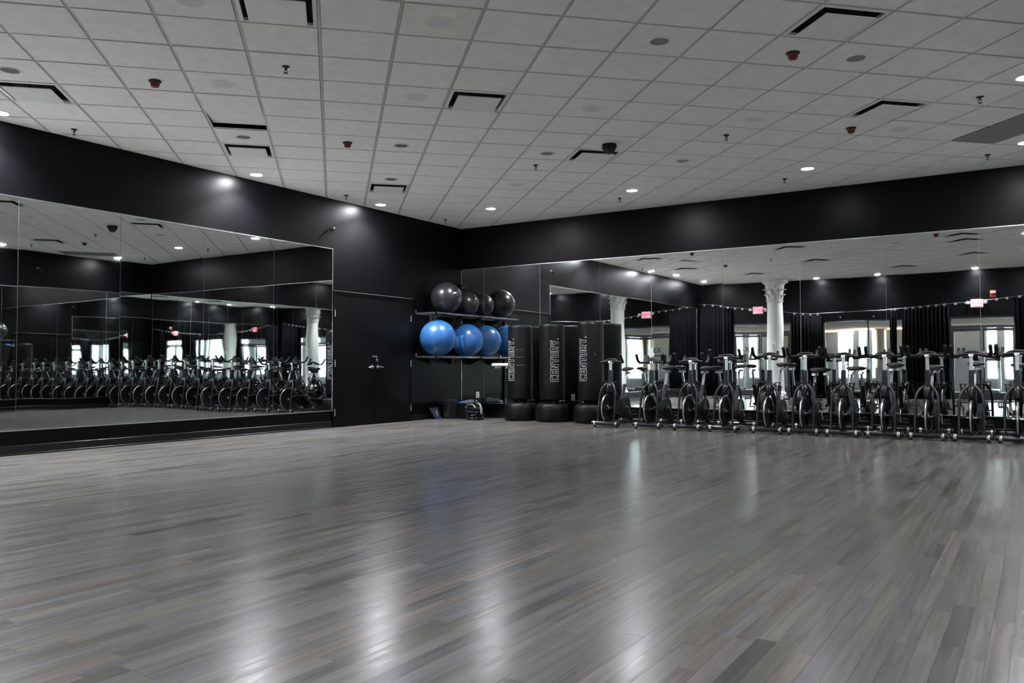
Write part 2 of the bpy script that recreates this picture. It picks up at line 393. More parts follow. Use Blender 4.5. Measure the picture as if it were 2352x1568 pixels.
ORD = ['leftmost', 'second from left', 'third from left', 'fourth from left', 'fifth from left', 'sixth from left', 'seventh from left', 'eighth from left',
       'ninth from left', 'tenth from left', 'eleventh from left', 'twelfth from left']
def by_x(tl): return sorted(tl, key=lambda t: pix((*gpt(*t), H))[0])

# ------------------------------------------------------------------ recessed downlights
LENSES = {1.0: LENS}
def lens_mat(k):                            # lens glow set lamp by lamp
    if k not in LENSES: LENSES[k] = mat('lamp_lens_%d' % round(k*100), (1, 1, 1), .5, emis=(.93, .94, 1), estr=LAMP*k, noise=(5, .98, 1.0))
    return LENSES[k]
LENSK = [1, 1, .7, .8, .2, 1, 1, .8, 1, 1, .6, .6, .6, .7, .7, .7]
BEAMK = [2.7, 2.7, 1.0, .9, .6, 2.7, .4, .5, 2.4, 1.6, 1, 1, .9, .3, .3, .3]
def downlight(lit):
    n = 'downlight' if lit else 'recessed_can'
    root = thing(n, (0, 0, H), '', 'light')
    MB().lathe([(.078, .004), (.078, -.004), (.086, -.007), (.099, -.005), (.102, .0), (.102, .004)], 36).build('trim_ring', WHITEMETAL, root, True)
    if lit:
        MB().lathe([(0, -.011), (.03, -.0105), (.055, -.008), (.07, -.005), (.078, -.002), (.078, .004), (0, .004)], 36).build('lens', LENS, root, True)
        ld = bpy.data.lights.new('beam', 'SPOT'); ld.energy = BEAM; ld.spot_size = math.radians(128); ld.spot_blend = 1; ld.shadow_soft_size = .045; ld.color = (.95, .96, 1)
        lo = bpy.data.objects.new('beam', ld); COL.objects.link(lo); lo.parent = root; lo.location = (0, 0, -.05)
    else: MB().lathe([(0, -.002), (.04, -.0025), (.078, -.003), (.078, .004), (0, .004)], 36).build('reflector', CANGREY, root, True)
    return root
lit_spots = [  # x, y, label
    (-5.27, -.33, 'lit recessed downlight above the mirror, over the fourth pane edge from the double doors'),
    (-2.71, -.34, 'lit recessed downlight above the double doors'),
    (-1.43, -1.67, 'lit recessed downlight above the punching bag nearest the corner'),
    (-1.44, -4.28, 'lit recessed downlight above the second bike from the punching bags'),
    (-1.41, -6.86, 'lit recessed downlight above the middle of the bike row'),
    (-8.62, -.30, 'lit recessed downlight cut by the left edge of the photo'),
    (-3.96, -9.42, 'lit recessed downlight cut by the right edge of the photo, nearer the camera'),
    (-1.31, -9.38, 'lit recessed downlight cut by the right edge of the photo, above the last bikes'),
    (-10.1, -.46, 'lit recessed downlight above the far stretch of the left mirror, seen in the right mirror'),
    (-12.3, -.5, 'lit recessed downlight in the corner by the glass doors, seen in the right mirror'),
    (-13.0, -3.75, 'lit recessed downlight beside the white column, seen in the right mirror'),
    (-12.93, -5.5, 'lit recessed downlight over the window wall, seen in the right mirror'),
    (-13.05, -8.0, 'lit recessed downlight over the far glass doors, seen in the right mirror'),
    (-6.64, -9.3, 'lit recessed downlight along the wall facing the doors, middle of three in the right mirror'),
    (-9.19, -9.3, 'lit recessed downlight along the wall facing the doors, second of three in the right mirror'),
    (-11.46, -9.3, 'lit recessed downlight along the wall facing the doors, lowest of three in the right mirror')]
proto = downlight(True)
for k, (x, y, lab) in enumerate(lit_spots):
    o = proto if k == 0 else copy_tree(proto)
    o.location = (x, y, H); tag(o, lab, 'light', 'lit downlights around the edge of the ceiling')
    for c in o.children:
        if c.type == 'LIGHT': c.data = c.data.copy(); c.data.energy = BEAM*BEAMK[k]
        if c.name.startswith('lens'): c.data = c.data.copy(); c.data.materials[0] = lens_mat(LENSK[k])
proto = downlight(False)
for k, t in enumerate(by_x([(-4.5, 2.5), (-1.5, 5.5), (1.5, 5.5), (1.5, 8.5), (4.5, -.5), (7.5, -.5), (4.5, 5.5), (7.5, 5.5)])):
    o = proto if k == 0 else copy_tree(proto)
    o.location = (*gpt(*t), H); tag(o, 'unlit grey recessed can light in the ceiling, %s of eight' % ORD[k], 'light', 'unlit can lights in the ceiling tiles')
# ------------------------------------------------------------------ ceiling speakers
def make_speaker():
    root = thing('ceiling_speaker', (0, 0, H), '', 'speaker')
    MB().lathe([(.088, .003), (.088, -.004), (.1, -.006), (.112, -.003), (.114, .003)], 36).build('rim', WHITEMETAL, root, True)
    MB().lathe([(0, -.0055), (.05, -.005), (.088, -.003), (.088, .003), (0, .003)], 36).build('cover', SPKR, root, True)
    return root
proto = make_speaker()
for k, t in enumerate(by_x([(-1.5, -.5), (1.5, -.5), (-1.5, 2.5), (1.5, 2.5), (4.5, 2.5), (7.5, 2.5), (10.5, 2.5), (4.5, 8.5)])):
    o = proto if k == 0 else copy_tree(proto)
    o.location = (*gpt(*t), H); tag(o, 'pale round ceiling speaker cover, %s of eight' % ORD[k], 'speaker', 'round speaker covers in the ceiling')
# ------------------------------------------------------------------ sprinklers
def make_sprinkler():
    root = thing('sprinkler', (0, 0, H), '', 'sprinkler')
    MB().lathe([(0, .002), (.034, .002), (.036, -.003), (.03, -.008), (.012, -.01), (0, -.01)], 20).build('escutcheon', DARKMETAL, root, True)
    MB().lathe([(0, -.008), (.012, -.008), (.012, -.03), (.008, -.034), (0, -.034)], 12).build('body', DARKMETAL, root, True)
    f_ = MB()
    for s_ in (-1, 1): f_.tube(smoothpath([(0, s_*.009, -.03), (0, s_*.016, -.042), (0, s_*.004, -.06)], 4), .003, 6)
    f_.build('frame_arms', DARKMETAL, root, True)
    MB().lathe([(0, -.058), (.018, -.06), (.021, -.063), (0, -.0645)], 16).build('deflector', DARKMETAL, root, True)
    return root
proto = make_sprinkler()
for k, t in enumerate(by_x([(-.5, 1.5), (-4.5, 5.6), (.5, 10.55), (4.5, 6.5), (7.5, 3.5), (10.55, .6), (10.55, 6.6), (7.5, 9.5), (3.45, 13.5), (13.55, 3.75)])):
    o = proto if k == 0 else copy_tree(proto)
    o.location = (*gpt(*t), H); tag(o, 'small dark sprinkler head hanging from the ceiling, %s of ten' % ORD[k], 'sprinkler', 'sprinkler heads in the ceiling')
# ------------------------------------------------------------------ red detectors
def make_detector():
    root = thing('detector', (0, 0, H), '', 'detector')
    MB().lathe([(0, .002), (.056, .002), (.058, -.006), (.05, -.014), (0, -.014)], 24).build('mount', DARKMETAL, root, True)
    MB().lathe([(0, -.012), (.042, -.012), (.041, -.04), (.034, -.056), (.02, -.06), (0, -.06)], 24).build('cup', REDPLASTIC, root, True)
    return root
proto = make_detector()
for k, t in enumerate(by_x([(-2.5, 2.55), (.45, 5.5), (6.5, -.5), (9.55, 2.6)])):
    o = proto if k == 0 else copy_tree(proto)
    o.location = (*gpt(*t), H); tag(o, 'small red cup-shaped detector on the ceiling, %s of four' % ORD[k], 'detector', 'red detectors on the ceiling')
# ------------------------------------------------------------------ air diffusers
def make_diffuser():
    root = thing('air_diffuser', (0, 0, H), '', 'diffuser')
    h = GT/2-.014
    fr = MB(); a = .262
    V = []
    for q, z in ((h, .0), (a, .004), (a, .0), (h, .016)): pass
    # flat outer flange as a square ring
    ring = lambda q, z: [(-q, -q, z), (q, -q, z), (q, q, z), (-q, q, z)]
    fr.add(ring(h, 0)+ring(a, -.004)+ring(a, .02)+ring(h, .018), [(k, (k+1) % 4, 4+(k+1) % 4, 4+k) for k in range(4)] + [(4+k, 4+(k+1) % 4, 8+(k+1) % 4, 8+k) for k in range(4)]
           + [(8+k, 8+(k+1) % 4, 12+(k+1) % 4, 12+k) for k in range(4)] + [(12+k, 12+(k+1) % 4, (k+1) % 4, k) for k in range(4)])
    fr.build('flange', WHITEMETAL, root)
    MB().add(ring(a, .02)+ring(a-.03, .1), [(k, (k+1) % 4, 4+(k+1) % 4, 4+k) for k in range(4)]+[(4, 5, 6, 7)]).build('throat', PLENUM, root)
    b_ = .218
    MB().rbox((-b_, -b_, -.032), (b_, b_, -.022), .01, 3).build('face_plate', WHITEMETAL, root)
    hang = MB()
    for x in (-.12, .12): hang.box((x-.006, -.006, -.022), (x+.006, .006, .1))
    hang.build('hanger', PLENUM, root)
    return root
proto = make_diffuser()
inview = by_x([(i+.5, j+.5) for i, j in DIFF[:8]])
for k, t in enumerate(inview + [(i+.5, j+.5) for i, j in DIFF[8:]]):
    o = proto if k == 0 else copy_tree(proto)
    o.location = (*gpt(*t), H); o.rotation_euler = (0, 0, GROT)
    if k < 8: lab = 'square ceiling air diffuser with a hanging face plate, %s of eight' % ORD[k]
    else:
        q = gpt(*t); lab = 'square ceiling air diffuser seen only in the mirrors, ' + ('near the white column', 'near the window wall', 'near the far glass doors', 'near the curtained corner')[k-8]
    tag(o, lab, 'diffuser', 'square air diffusers in the ceiling')
# return grille, two tiles long
q0, q1 = gpt(12.5, 1), gpt(12.5, 3); cx, cyy = (q0[0]+q1[0])/2, (q0[1]+q1[1])/2
root = thing('return_grille', (cx, cyy, H), 'grey rectangular return air grille two tiles long in the ceiling', 'grille', rz=GROT)
MB().box((-GT+.014, -GT/2+.014, .0), (GT-.014, GT/2-.014, .004)).build('backing', GREYGRILLE, root)
fr = MB()
for s_ in (-1, 1):
    fr.box((-GT+.014, s_*(GT/2-.014), -.004), (GT-.014, s_*(GT/2-.044), .0)); fr.box((s_*(GT-.014), -GT/2+.044, -.004), (s_*(GT-.044), GT/2-.044, .0))
fr.build('border', GREYGRILLE, root)
blade = MB().box((-GT+.044, -.0015, -.003), (GT-.044, .0015, 0)).mesh('louvre_blade')
for k in range(21): link('louvre_blade', blade, GREYGRILLE, root, (0, -GT/2+.06+k*.0245, 0))
# dome camera
x, y = gpt(5.5, 4.5)
root = thing('dome_camera', (x, y, H), 'dark glass dome security camera on a white ceiling ring', 'camera')
MB().lathe([(0, .002), (.13, .002), (.135, -.004), (.125, -.014), (.09, -.018), (0, -.018)], 36).build('ceiling_ring', WHITEMETAL, root, True)
MB().lathe([(0, -.012), (.088, -.012), (.09, -.06), (.08, -.07), (0, -.07)], 30).build('housing', PLASTIC, root, True)
MB().lathe([(0, -.135)]+[(.076*math.sin(t), -.065-.07*math.cos(t)) for t in (.3, .6, .9, 1.2, 1.57)]+[(0, -.06)], 30).build('dome', DOMEGLASS, root, True)

# ------------------------------------------------------------------ mirrors
Z0, Z1 = .275, 2.835
rm = random.Random(3)
def mirror_wall(name, plane, cuts, label, ends=(False, False)):
    # plane 'left' (y=0 facing -y), 'right' (x=0 facing -x), 'near' (y=YB facing +y)
    root = thing(name, (0, 0, 0), label, 'mirror')
    lo, hi = min(cuts), max(cuts)
    def bx(a, b_, d0, d1, z0, z1):
        mb = MB()
        if plane == 'left': return mb.box((a, -d0, z0), (b_, -d1, z1))
        if plane == 'right': return mb.box((-d0, a, z0), (-d1, b_, z1))
        return mb.box((a, YB+d0, z0), (b_, YB+d1, z1))
    bx(lo, hi, .001, .004, Z0, Z1).build('seam_backing', EDGE, root)
    cs = sorted(cuts)
    for a, b_ in zip(cs, cs[1:]):
        o = bx(a+.0022, b_-.0022, .006, .012, Z0, Z1).build('pane', MIRROR, root)
        c = Vector(((a+b_)/2, 0, (Z0+Z1)/2)) if plane != 'right' else Vector((0, (a+b_)/2, (Z0+Z1)/2))
        if plane == 'near': c.y = YB
        tx, tz = math.radians(rm.uniform(-.05, .05)), math.radians(rm.uniform(-.05, .05))
        hor = 'Y' if plane == 'right' else 'X'
        o.matrix_world = Matrix.Translation(c) @ Matrix.Rotation(tz, 4, 'Z') @ Matrix.Rotation(tx, 4, hor) @ Matrix.Translation(-c)
    bx(lo, hi, .0, .016, Z1, Z1+.011).build('edge_channel', ALU, root)
    bx(lo, hi, .0, .018, Z0-.012, Z0).build('edge_channel', ALU, root)
    for e, at in zip(ends, (lo, hi)):
        if e: bx(at-.006, at+.004, .0, .016, Z0-.012, Z1+.011).build('edge_channel', ALU, root)
    return root
mirror_wall('wall_mirror', 'left', [-3.47-1.2*k for k in range(9)], 'tall wall mirror of side-by-side panes beside the double doors', (True, True))
mirror_wall('wall_mirror', 'right', [-.012, -.555, -1.79, -3.013, -3.976, -5.204, -6.41, -7.615, -8.8, -9.985], 'tall wall mirror of side-by-side panes behind the bikes and punching bags', (False, True))
mirror_wall('wall_mirror', 'near', [-.03-1.2*k for k in range(11)], 'tall wall mirror facing the double doors, seen only inside the other mirrors')

# ------------------------------------------------------------------ black double door in the left wall
dr = tag(MB().box((-3.47, -.03, 2.135), (-1.52, 0, 2.175)).box((-3.47, -.03, 0), (-3.435, 0, 2.135)).box((-1.555, -.03, 0), (-1.52, 0, 2.135)).box((-3.47, -.036, 2.172), (-1.52, 0, 2.18)).build('door_1', BLACKDOOR),
         'black double doors with steel lever handles and a padlock', None, None, 'structure')
for s_, (a, b_) in enumerate(((-3.433, -2.499), (-2.491, -1.557))):
    lf = MB().box((a, -.022, .012), (b_, -.001, 2.132)).build('door_leaf', BLACKDOOR, dr)
    for z in (.24, 1.02, 1.82):
        hx = a-.002 if s_ == 0 else b_+.002
        MB().lathe([(0, -.055), (.0085, -.055), (.0085, -.02), (.0078, -.018), (.0085, -.016), (.0085, .016), (.0078, .018), (.0085, .02), (.0085, .055), (0, .055)], 10, (hx, -.034, z)).build('hinge', STEEL, lf, True)
    hx = -2.565 if s_ == 0 else -2.425; d = -1 if s_ == 0 else 1
    hd = MB().lathe([(0, 0), (.034, .002), (.034, .01), (.02, .014), (.012, .016), (.012, .05), (0, .05)], 24, axis='y')
    hd.v = [(x+hx, -.022-abs(y), z+.962) for x, y, z in hd.v]
    hd.tube(smoothpath([(hx-.0*d, -.062, .962), (hx+.03*d, -.066, .962), (hx+.07*d, -.064, .958), (hx+.115*d, -.062, .952)], 5), [.0115]*15+[.008], 10)
    hd.build('lever_handle', STEEL, lf, True)
MB().box((-3.47, -.0375, 2.175), (-1.52, -.036, 2.180)).build('header_glint', GLINTGREY, dr)  # thin pale strip drawn in for light catching the frame's top edge
hs = MB().box((-2.56, -.03, 1.125), (-2.455, -.022, 1.155)).build('hasp', STEEL, dr)
MB().tube(smoothpath([(-2.478, -.045, 1.09), (-2.478, -.045, 1.125), (-2.465, -.045, 1.137), (-2.452, -.045, 1.125), (-2.452, -.045, 1.09)], 4), .004, 8).build('padlock_shackle', CHROME, hs, True)
MB().rbox((-2.488, -.056, 1.055), (-2.442, -.034, 1.092), .006).build('padlock_body', mat('violet_padlock', (.12, .09, .3), .3, metal=.6, noise=(20, .9, 1.1)), hs)

# ------------------------------------------------------------------ small fittings high on the walls
def fitting():
    root = thing('wall_fitting', (0, 0, 0), '', 'fitting')
    MB().lathe([(0, 0), (.022, 0), (.022, .01), (.012, .016), (.01, .05), (.018, .06), (.022, .075), (.012, .09), (0, .092)], 16, axis='y').build('chrome_stem', CHROME, root, True)
    MB().torus((.035, .06, 0), .02, .006, 'y', 16, 6).build('chrome_ring', CHROME, root, True)
    MB().tube([(-.015, .07, -.005), (-.05, .075, -.045), (-.1, .075, -.095), (-.125, .07, -.14)], [.012, .024, .024, .008], 8).build('black_strap', RUBBER, root, True)
    for c in root.children:
        for v in c.data.vertices: v.co.y = -abs(v.co.y)
        bm = bmesh.new(); bm.from_mesh(c.data); bmesh.ops.recalc_face_normals(bm, faces=bm.faces); bm.to_mesh(c.data); bm.free()
    return root
f1 = fitting(); f1.location = (-3.49, 0, 3.17); f1.scale = (.6, .8, .6); tag(f1, 'small chrome fitting with a black strap high on the wall above the door hinge', 'fitting', 'chrome fittings high on the walls')
f2 = copy_tree(f1); f2.location = (-2.9, YB, 3.25); f2.rotation_euler = (0, 0, math.pi); tag(f2, 'small chrome fitting high on the black wall seen at the left of the left mirror', 'fitting', 'chrome fittings high on the walls')
root = thing('corner_box', (-.012, -.012, 2.46), 'small black box fixed in the room corner above the black balls', 'box')
MB().rbox((-.085, -.085, 0), (0, 0, .1), .012).build('case', PLASTIC, root)
MB().lathe([(0, 0), (.02, 0), (.02, .008), (0, .01)], 14, (-.045, -.045, -.012)).build('knob', PLASTIC, root, True)
def outlet(loc, label):
    root = thing('wall_outlet', loc, label, 'outlet')
    MB().rbox((-.006, -.036, -.058), (0, .036, .058), .003).build('cover_plate', WHITEPL, root)
    for z in (-.022, .022): MB().rbox((-.009, -.017, z-.014), (-.005, .017, z+.014), .002).build('socket', mat('socket_grey', (.55, .55, .54), .4, noise=(30, .9, 1.05)), root)
outlet((-.012, -.40, .425), 'white wall outlet above the gear in the corner')
outlet((-.012, -2.47, .41), 'wall outlet low on the mirror between the second and third punching bags')

# ------------------------------------------------------------------ ball rack and exercise balls
def rack(z, label, deck_label):
    root = thing('ball_rack', (0, 0, z), label, 'rack', 'wall racks for exercise balls')
    XA = -1.40; dy = -.47
    MB().box((XA, dy-.012, -.03), (-.03, dy+.012, 0)).build('front_rail', RACKSTEEL, root)
    MB().box((XA, -.016, -.03), (-.03, -.001, 0)).build('wall_rail', STEEL, root)
    for x in (XA, -.05): MB().box((x, dy-.012, -.03), (x+.022, -.001, 0)).build('side_arm', STEEL, root)
    MB().box((XA, -.02, 0), (XA+.022, -.001, .05)).build('end_tab', STEEL, root)
    for y in (-.40, -.30, -.20, -.10): MB().box((XA+.02, y-.01, -.022), (-.05, y+.01, -.002)).build('slat', DARKMETAL, root)
    for x in (-1.0, -.32):
        MB().add([(x, -.001, -.03), (x, -.3, -.03), (x, -.001, -.16), (x+.012, -.001, -.03), (x+.012, -.3, -.03), (x+.012, -.001, -.16)], [(0, 1, 2), (3, 5, 4), (0, 3, 4, 1), (1, 4, 5, 2), (2, 5, 3, 0)]).build('bracket', DARKMETAL, root)
    return root
rack(1.935, 'upper metal wall rack holding the black exercise balls', '')
rack(1.155, 'lower metal wall rack holding the blue exercise balls', '')
def ball(x, y, z, r, m_, label, group, sticker=None):
    root = thing('exercise_ball', (x, y, z), label, 'ball', group)
    n = 28; prof = [(0, 0)]
    for k in range(1, n):
        t = math.pi*k/n; rr = r*(1+.0016*math.cos(t*60)) if .3 < t/math.pi < .7 else r
        prof.append((rr*math.sin(t), r-rr*math.cos(t)))
    prof.append((0, 2*r))
    o = MB().lathe(prof, 48).build('shell', m_, root, True)
    tilt = Matrix.Translation((0, 0, r)) @ Matrix.Rotation(.5, 4, 'X') @ Matrix.Translation((0, 0, -r)); o.matrix_local = tilt
    d = Vector((-.2, .8, .55)).normalized(); pl = MB().lathe([(0, -.004), (.012, -.004), (.012, .003), (.006, .005), (0, .005)], 14).build('valve_plug', WHITEPL, root, True)
    pl.matrix_local = Matrix.Translation(Vector((0, 0, r))+d*r) @ d.to_track_quat('Z', 'Y').to_matrix().to_4x4()
    if sticker:
        d = Vector(sticker).normalized(); s_ = MB()
        V = []
        for a in range(5):
            for b_ in range(2):
                q = Vector(((a-2)*.018, (b_-.5)*.022, 0)); V.append((q.x, q.y, math.sqrt(r*r-q.length_squared)-r+.0015))
        s_.add(V, [(2*a, 2*a+2, 2*a+3, 2*a+1) for a in range(4)])
        st = s_.build('sticker', PAPER, root)
        e = d.cross(Vector((0, 0, 1))).normalized(); up = e.cross(d)
        M_ = Matrix((e*.97+up*-.2, up*.97+e*.2, d)).transposed().to_4x4(); M_.translation = Vector((0, 0, r))+d*r; st.matrix_local = M_
    return root
ball(-.915, -.335, 1.935, .287, BLACKBALL, 'larger black exercise ball with a white sticker on the upper rack', 'black exercise balls', sticker=(-.28, -.8, .22))
ball(-.265, -.355, 1.935, .215, BLACKBALL, 'smaller black exercise ball on the upper rack next to the mirror', 'black exercise balls')
ball(-1.18, -.345, 1.155, .325, BLUEBALL, 'blue exercise ball nearest the double doors on the lower rack', 'blue exercise balls')
ball(-.318, -.375, 1.155, .305, BLUEBALL, 'blue exercise ball next to the mirror on the lower rack', 'blue exercise balls')

# ------------------------------------------------------------------ free-standing punching bags
S_, W_ = .22, .62
GLY = {
 'C': [[(W_,1),(.14,1),(.04,.96),(0,.86),(0,.14),(.04,.04),(.14,0),(W_,0),(W_,S_),(.26,S_),(S_,.26),(S_,.74),(.26,1-S_),(W_,1-S_)]],
 'E': [[(0,0),(W_,0),(W_,S_),(S_,S_),(S_,.39),(W_-.05,.39),(W_-.05,.61),(S_,.61),(S_,1-S_),(W_,1-S_),(W_,1),(0,1)]],
 'N': [[(0,0),(.2,0),(.2,.58),(W_-.2,0),(W_,0),(W_,1),(W_-.2,1),(W_-.2,.42),(.2,1),(0,1)]],
 'T': [[(.2,0),(.42,0),(.42,1-S_),(W_,1-S_),(W_,1),(0,1),(0,1-S_),(.2,1-S_)]],
 'U': [[(0,1),(0,.14),(.04,.04),(.14,0),(W_-.14,0),(W_-.04,.04),(W_,.14),(W_,1),(W_-.2,1),(W_-.2,S_),(.2,S_),(.2,1)]],
 'R': [[(0,0),(.2,0),(.2,.34),(.28,.34),(W_-.22,0),(W_,0),(W_-.18,.36),(W_-.04,.42),(W_,.52),(W_,.86),(W_-.04,.96),(W_-.14,1),(0,1)], [(.2,.54),(W_-.2,.54),(W_-.2,1-S_),(.2,1-S_)]],
 'Y': [[(.2,0),(.42,0),(.42,.42),(W_,1),(W_-.22,1),(.31,.64),(.22,1),(0,1),(.2,.42)]],
 '.': [[(0,0),(.14,0),(.14,.14),(0,.14)]]}
def lettering(r, th0, zc, hgt, parent):
    x = 0; out = []
    for ch in 'CENTURY.':
        out.append((ch, x)); x += (.14 if ch == '.' else W_)+.11
    tot = x-.11; root = None
    for ch, x0 in out:
        mb = MB()
        for poly in GLY[ch]:
            P = []
            for k in range(len(poly)):
                p, q = Vector(poly[k]), Vector(poly[(k+1) % len(poly)]); n = max(1, int((q-p).length/.12))
                for a in range(n): P.append(p+(q-p)*a/n)
            pts = []
            for p in P:
                th = th0-(p.y-.5)*hgt/r; z = zc+(p.x+x0-tot/2)*hgt
                pts.append(((r+.0015)*math.cos(th), (r+.0015)*math.sin(th), z))
            mb.tube(pts, .0034, 6, closed=True)
        mb.build('letter', INK, parent)
def bag(px, ytop, phi, zc, label):
    d = _F*1 + (px-1176)/FPX*_R - (880-784)/FPX*_U; t = (-.37-CAM.x)/d.x; c = CAM+d*t
    root = thing('punching_bag', (c.x, c.y, 0), label, 'punching bag', 'free-standing punching bags by the mirror')
    r = .222; zt = ytop
    th0 = math.atan2(CAM.y-c.y, CAM.x-c.x)+math.radians(phi)
    body = MB().lathe([(0, .375), (r-.03, .375), (r-.008, .385), (r, .40), (r+.001, .7), (r, 1.0), (r, zt-.05), (r-.004, zt-.022), (r-.02, zt-.006), (r-.045, zt), (0, zt+.004)], 56).build('bag', VINYL, root, True)
    MB().torus((0, 0, zt-.016), r-.01, .006, 'z', 56, 6).build('top_piping', VINYL, root, True)
    lettering(r, th0, zc, .142, body)
    MB().lathe([(0, .32), (.13, .32), (.12, .36), (.14, .38), (0, .38)], 36).build('neck', BASEPL, root, True)
    R = .298
    wob = lambda t, h: 1+(.012*math.cos(10*t) if h > .2 else 0)
    MB().lathe([(0, 0), (R-.05, 0), (R-.02, .012), (R-.004, .05), (R, .1), (R-.004, .2), (R-.016, .27), (R-.04, .305), (R-.085, .322), (R-.12, .315), (R-.15, .33), (0, .335)], 80, wob=wob).build('base', BASEPL, root, True)
    for k in range(10):
        t = 2*math.pi*k/10; MB().lathe([(0, 0), (.03, 0), (.026, .012), (.012, .018), (0, .019)], 14, ((R-.1)*math.cos(t), (R-.1)*math.sin(t), .312)).build('top_lug', BASEPL, root, True)
    for dt in (-.42, .42):
        P = [((R-.002)*math.cos(th0*0+math.atan2(CAM.y-c.y, CAM.x-c.x)+dt+q), (R-.002)*math.sin(math.atan2(CAM.y-c.y, CAM.x-c.x)+dt+q), .062+(.008 if abs(q) > .1 else 0)) for q in (-.13, -.1, 0, .1, .13)]
        MB().tube(P, .006, 8).build('grip_lip', BASEPL, root, True)
    if phi == -48:
        for z, q in ((1.26, .1), (1.13, .13), (.985, .2)):
            P = []
            for k in range(9):
                t = th0+.35+q+k*.1; P.append(((r+.001)*math.cos(t), (r+.001)*math.sin(t), z+.003*math.sin(k*.9+z*9)))
            MB().tube(P, .0014, 5).build('crease', GREYBAND, body)
    return root
bag(1195, 1.70, -48, 1.085, 'punching bag nearest the corner, creased, its lettering turned towards the balls')
bag(1268, 1.70, 12, 1.075, 'middle punching bag of three with white outline lettering on its front')
bag(1357, 1.715, -37, 1.09, 'punching bag beside the first bike, its lettering turned towards the middle bag')

# ------------------------------------------------------------------ gear on the floor in the corner
root = thing('portable_speaker', (-.43, -.48, 0), 'dark portable speaker with a carrying handle and lit rim in the corner', 'speaker', rz=-.35)
MB().rbox((-.15, -.17, .0), (.13, .15, .30), .03).build('cabinet', CHARC, root)
MB().add([(-.155, -.14, .3), (.11, -.14, .345), (.11, .12, .345), (-.155, .12, .3), (-.155, -.14, .29), (.11, -.14, .29), (.11, .12, .29), (-.155, .12, .29)], [(0, 1, 2, 3), (7, 6, 5, 4), (0, 4, 5, 1), (1, 5, 6, 2), (2, 6, 7, 3), (3, 7, 4, 0)]).build('control_panel', CTRL, root)
MB().tube([(-.158, -.15, .296), (-.158, .13, .296)], .006, 8).build('lit_rim', BLUELED, root, True)
for k, (a, b_) in enumerate(((-.1, -.02), (.02, .07))):
    MB().lathe([(0, 0), (.018, 0), (.015, .016), (0, .018)], 14, (a+.04, b_, .325)).build('dial', CHROME, root, True)
MB().tube(smoothpath([(.05, -.15, .30), (.03, -.15, .40), (.03, -.12, .425), (.03, .10, .425), (.03, .13, .40), (.05, .13, .30)], 5), .011, 8).build('handle', PLASTIC, root, True)
MB().rbox((-.158, -.13, .03), (-.148, .11, .25), .004).build('speaker_cloth', RUBBER, root)
root = thing('storage_crate', (-.62, -.20, 0), 'small stack-front crate with three grey drawer faces beside the portable speaker', 'crate', rz=-.25)
MB().rbox((-.10, -.075, 0), (.12, .075, .345), .012).build('case', CHARC, root)
for k, (z0, z1) in enumerate(((.035, .125), (.14, .235), (.25, .335))):
    MB().rbox((-.108, -.062, z0), (-.098, .062, z1), .004).build('drawer_face', mat('drawer_grey_%d' % k, ((.022, .025, .028), (.012, .012, .014), (.02, .02, .024))[k], .4, noise=(20, .85, 1.15)), root)
root = thing('gear_heap', (-.72, -.84, 0), 'low heap of glossy black pads with a curved grey band on top', 'gear')
for k, (s_, a) in enumerate(((.14, .1), (.135, -.12), (.13, .2), (.12, -.25))):
    o = MB().rbox((-s_, -s_*.85, .004+k*.055), (s_, s_*.85, .055+k*.055), .03).build('pad', PLASTIC, root); o.rotation_euler = (0, 0, a)
MB().tube(smoothpath([(-.13, .12, .22), (-.12, .08, .27), (-.11, .02, .285), (-.11, -.04, .27), (-.12, -.09, .225)], 6), .02, 8, sy=.35).build('curved_band', GREYBAND, root, True)
MB().tube(smoothpath([(.0, -.02, .24), (-.02, -.07, .3), (-.03, -.13, .28), (-.05, -.17, .2), (-.06, -.18, .12)], 6), .028, 8, sy=.3).build('curved_band', GREYBAND, root, True)
for z in (.03, .085): MB().lathe([(0, -.012), (.012, -.01), (.012, .01), (0, .012)], 10, (-.138, -.03, z)).build('stud', CHROME, root, True)
root = thing('leaning_board', (-.93, -.045, 0), 'dark blue printed board leaning against the baseboard beside the crate', 'board')
MB().add([(-.05, -.10, .0), (.13, -.10, .0), (.13, -.005, .21), (-.12, -.005, .21), (-.05, -.085, .0), (.13, -.085, .0), (.13, .01, .21), (-.12, .01, .21)], [(0, 1, 2, 3), (7, 6, 5, 4), (0, 4, 5, 1), (1, 5, 6, 2), (2, 6, 7, 3), (3, 7, 4, 0)]).build('board_panel', NAVY, root)
mk = MB()
for a, b_ in (((.0, .08), (.08, .15)), ((.0, .15), (.08, .08)), ((.04, .05), (.04, .17))):
    P = [(a[0], -.103+.095*a[1]/.21, a[1]), (b_[0], -.103+.095*b_[1]/.21, b_[1])]; mk.tube(P, .004, 6)
mk.build('printed_mark', GREYBAND, root)
root = thing('white_shelf', (-.013, -.99, .965), 'short white rounded ledge on the mirror beside the creased punching bag', 'shelf')
MB().rbox((-.13, -.20, .0), (0, .20, .06), .04, 5).build('ledge', WHITEPL, root)
for y in (-.12, .12): MB().box((-.09, y-.008, -.035), (0, y+.008, .0)).build('bracket', WHITEMETAL, root)

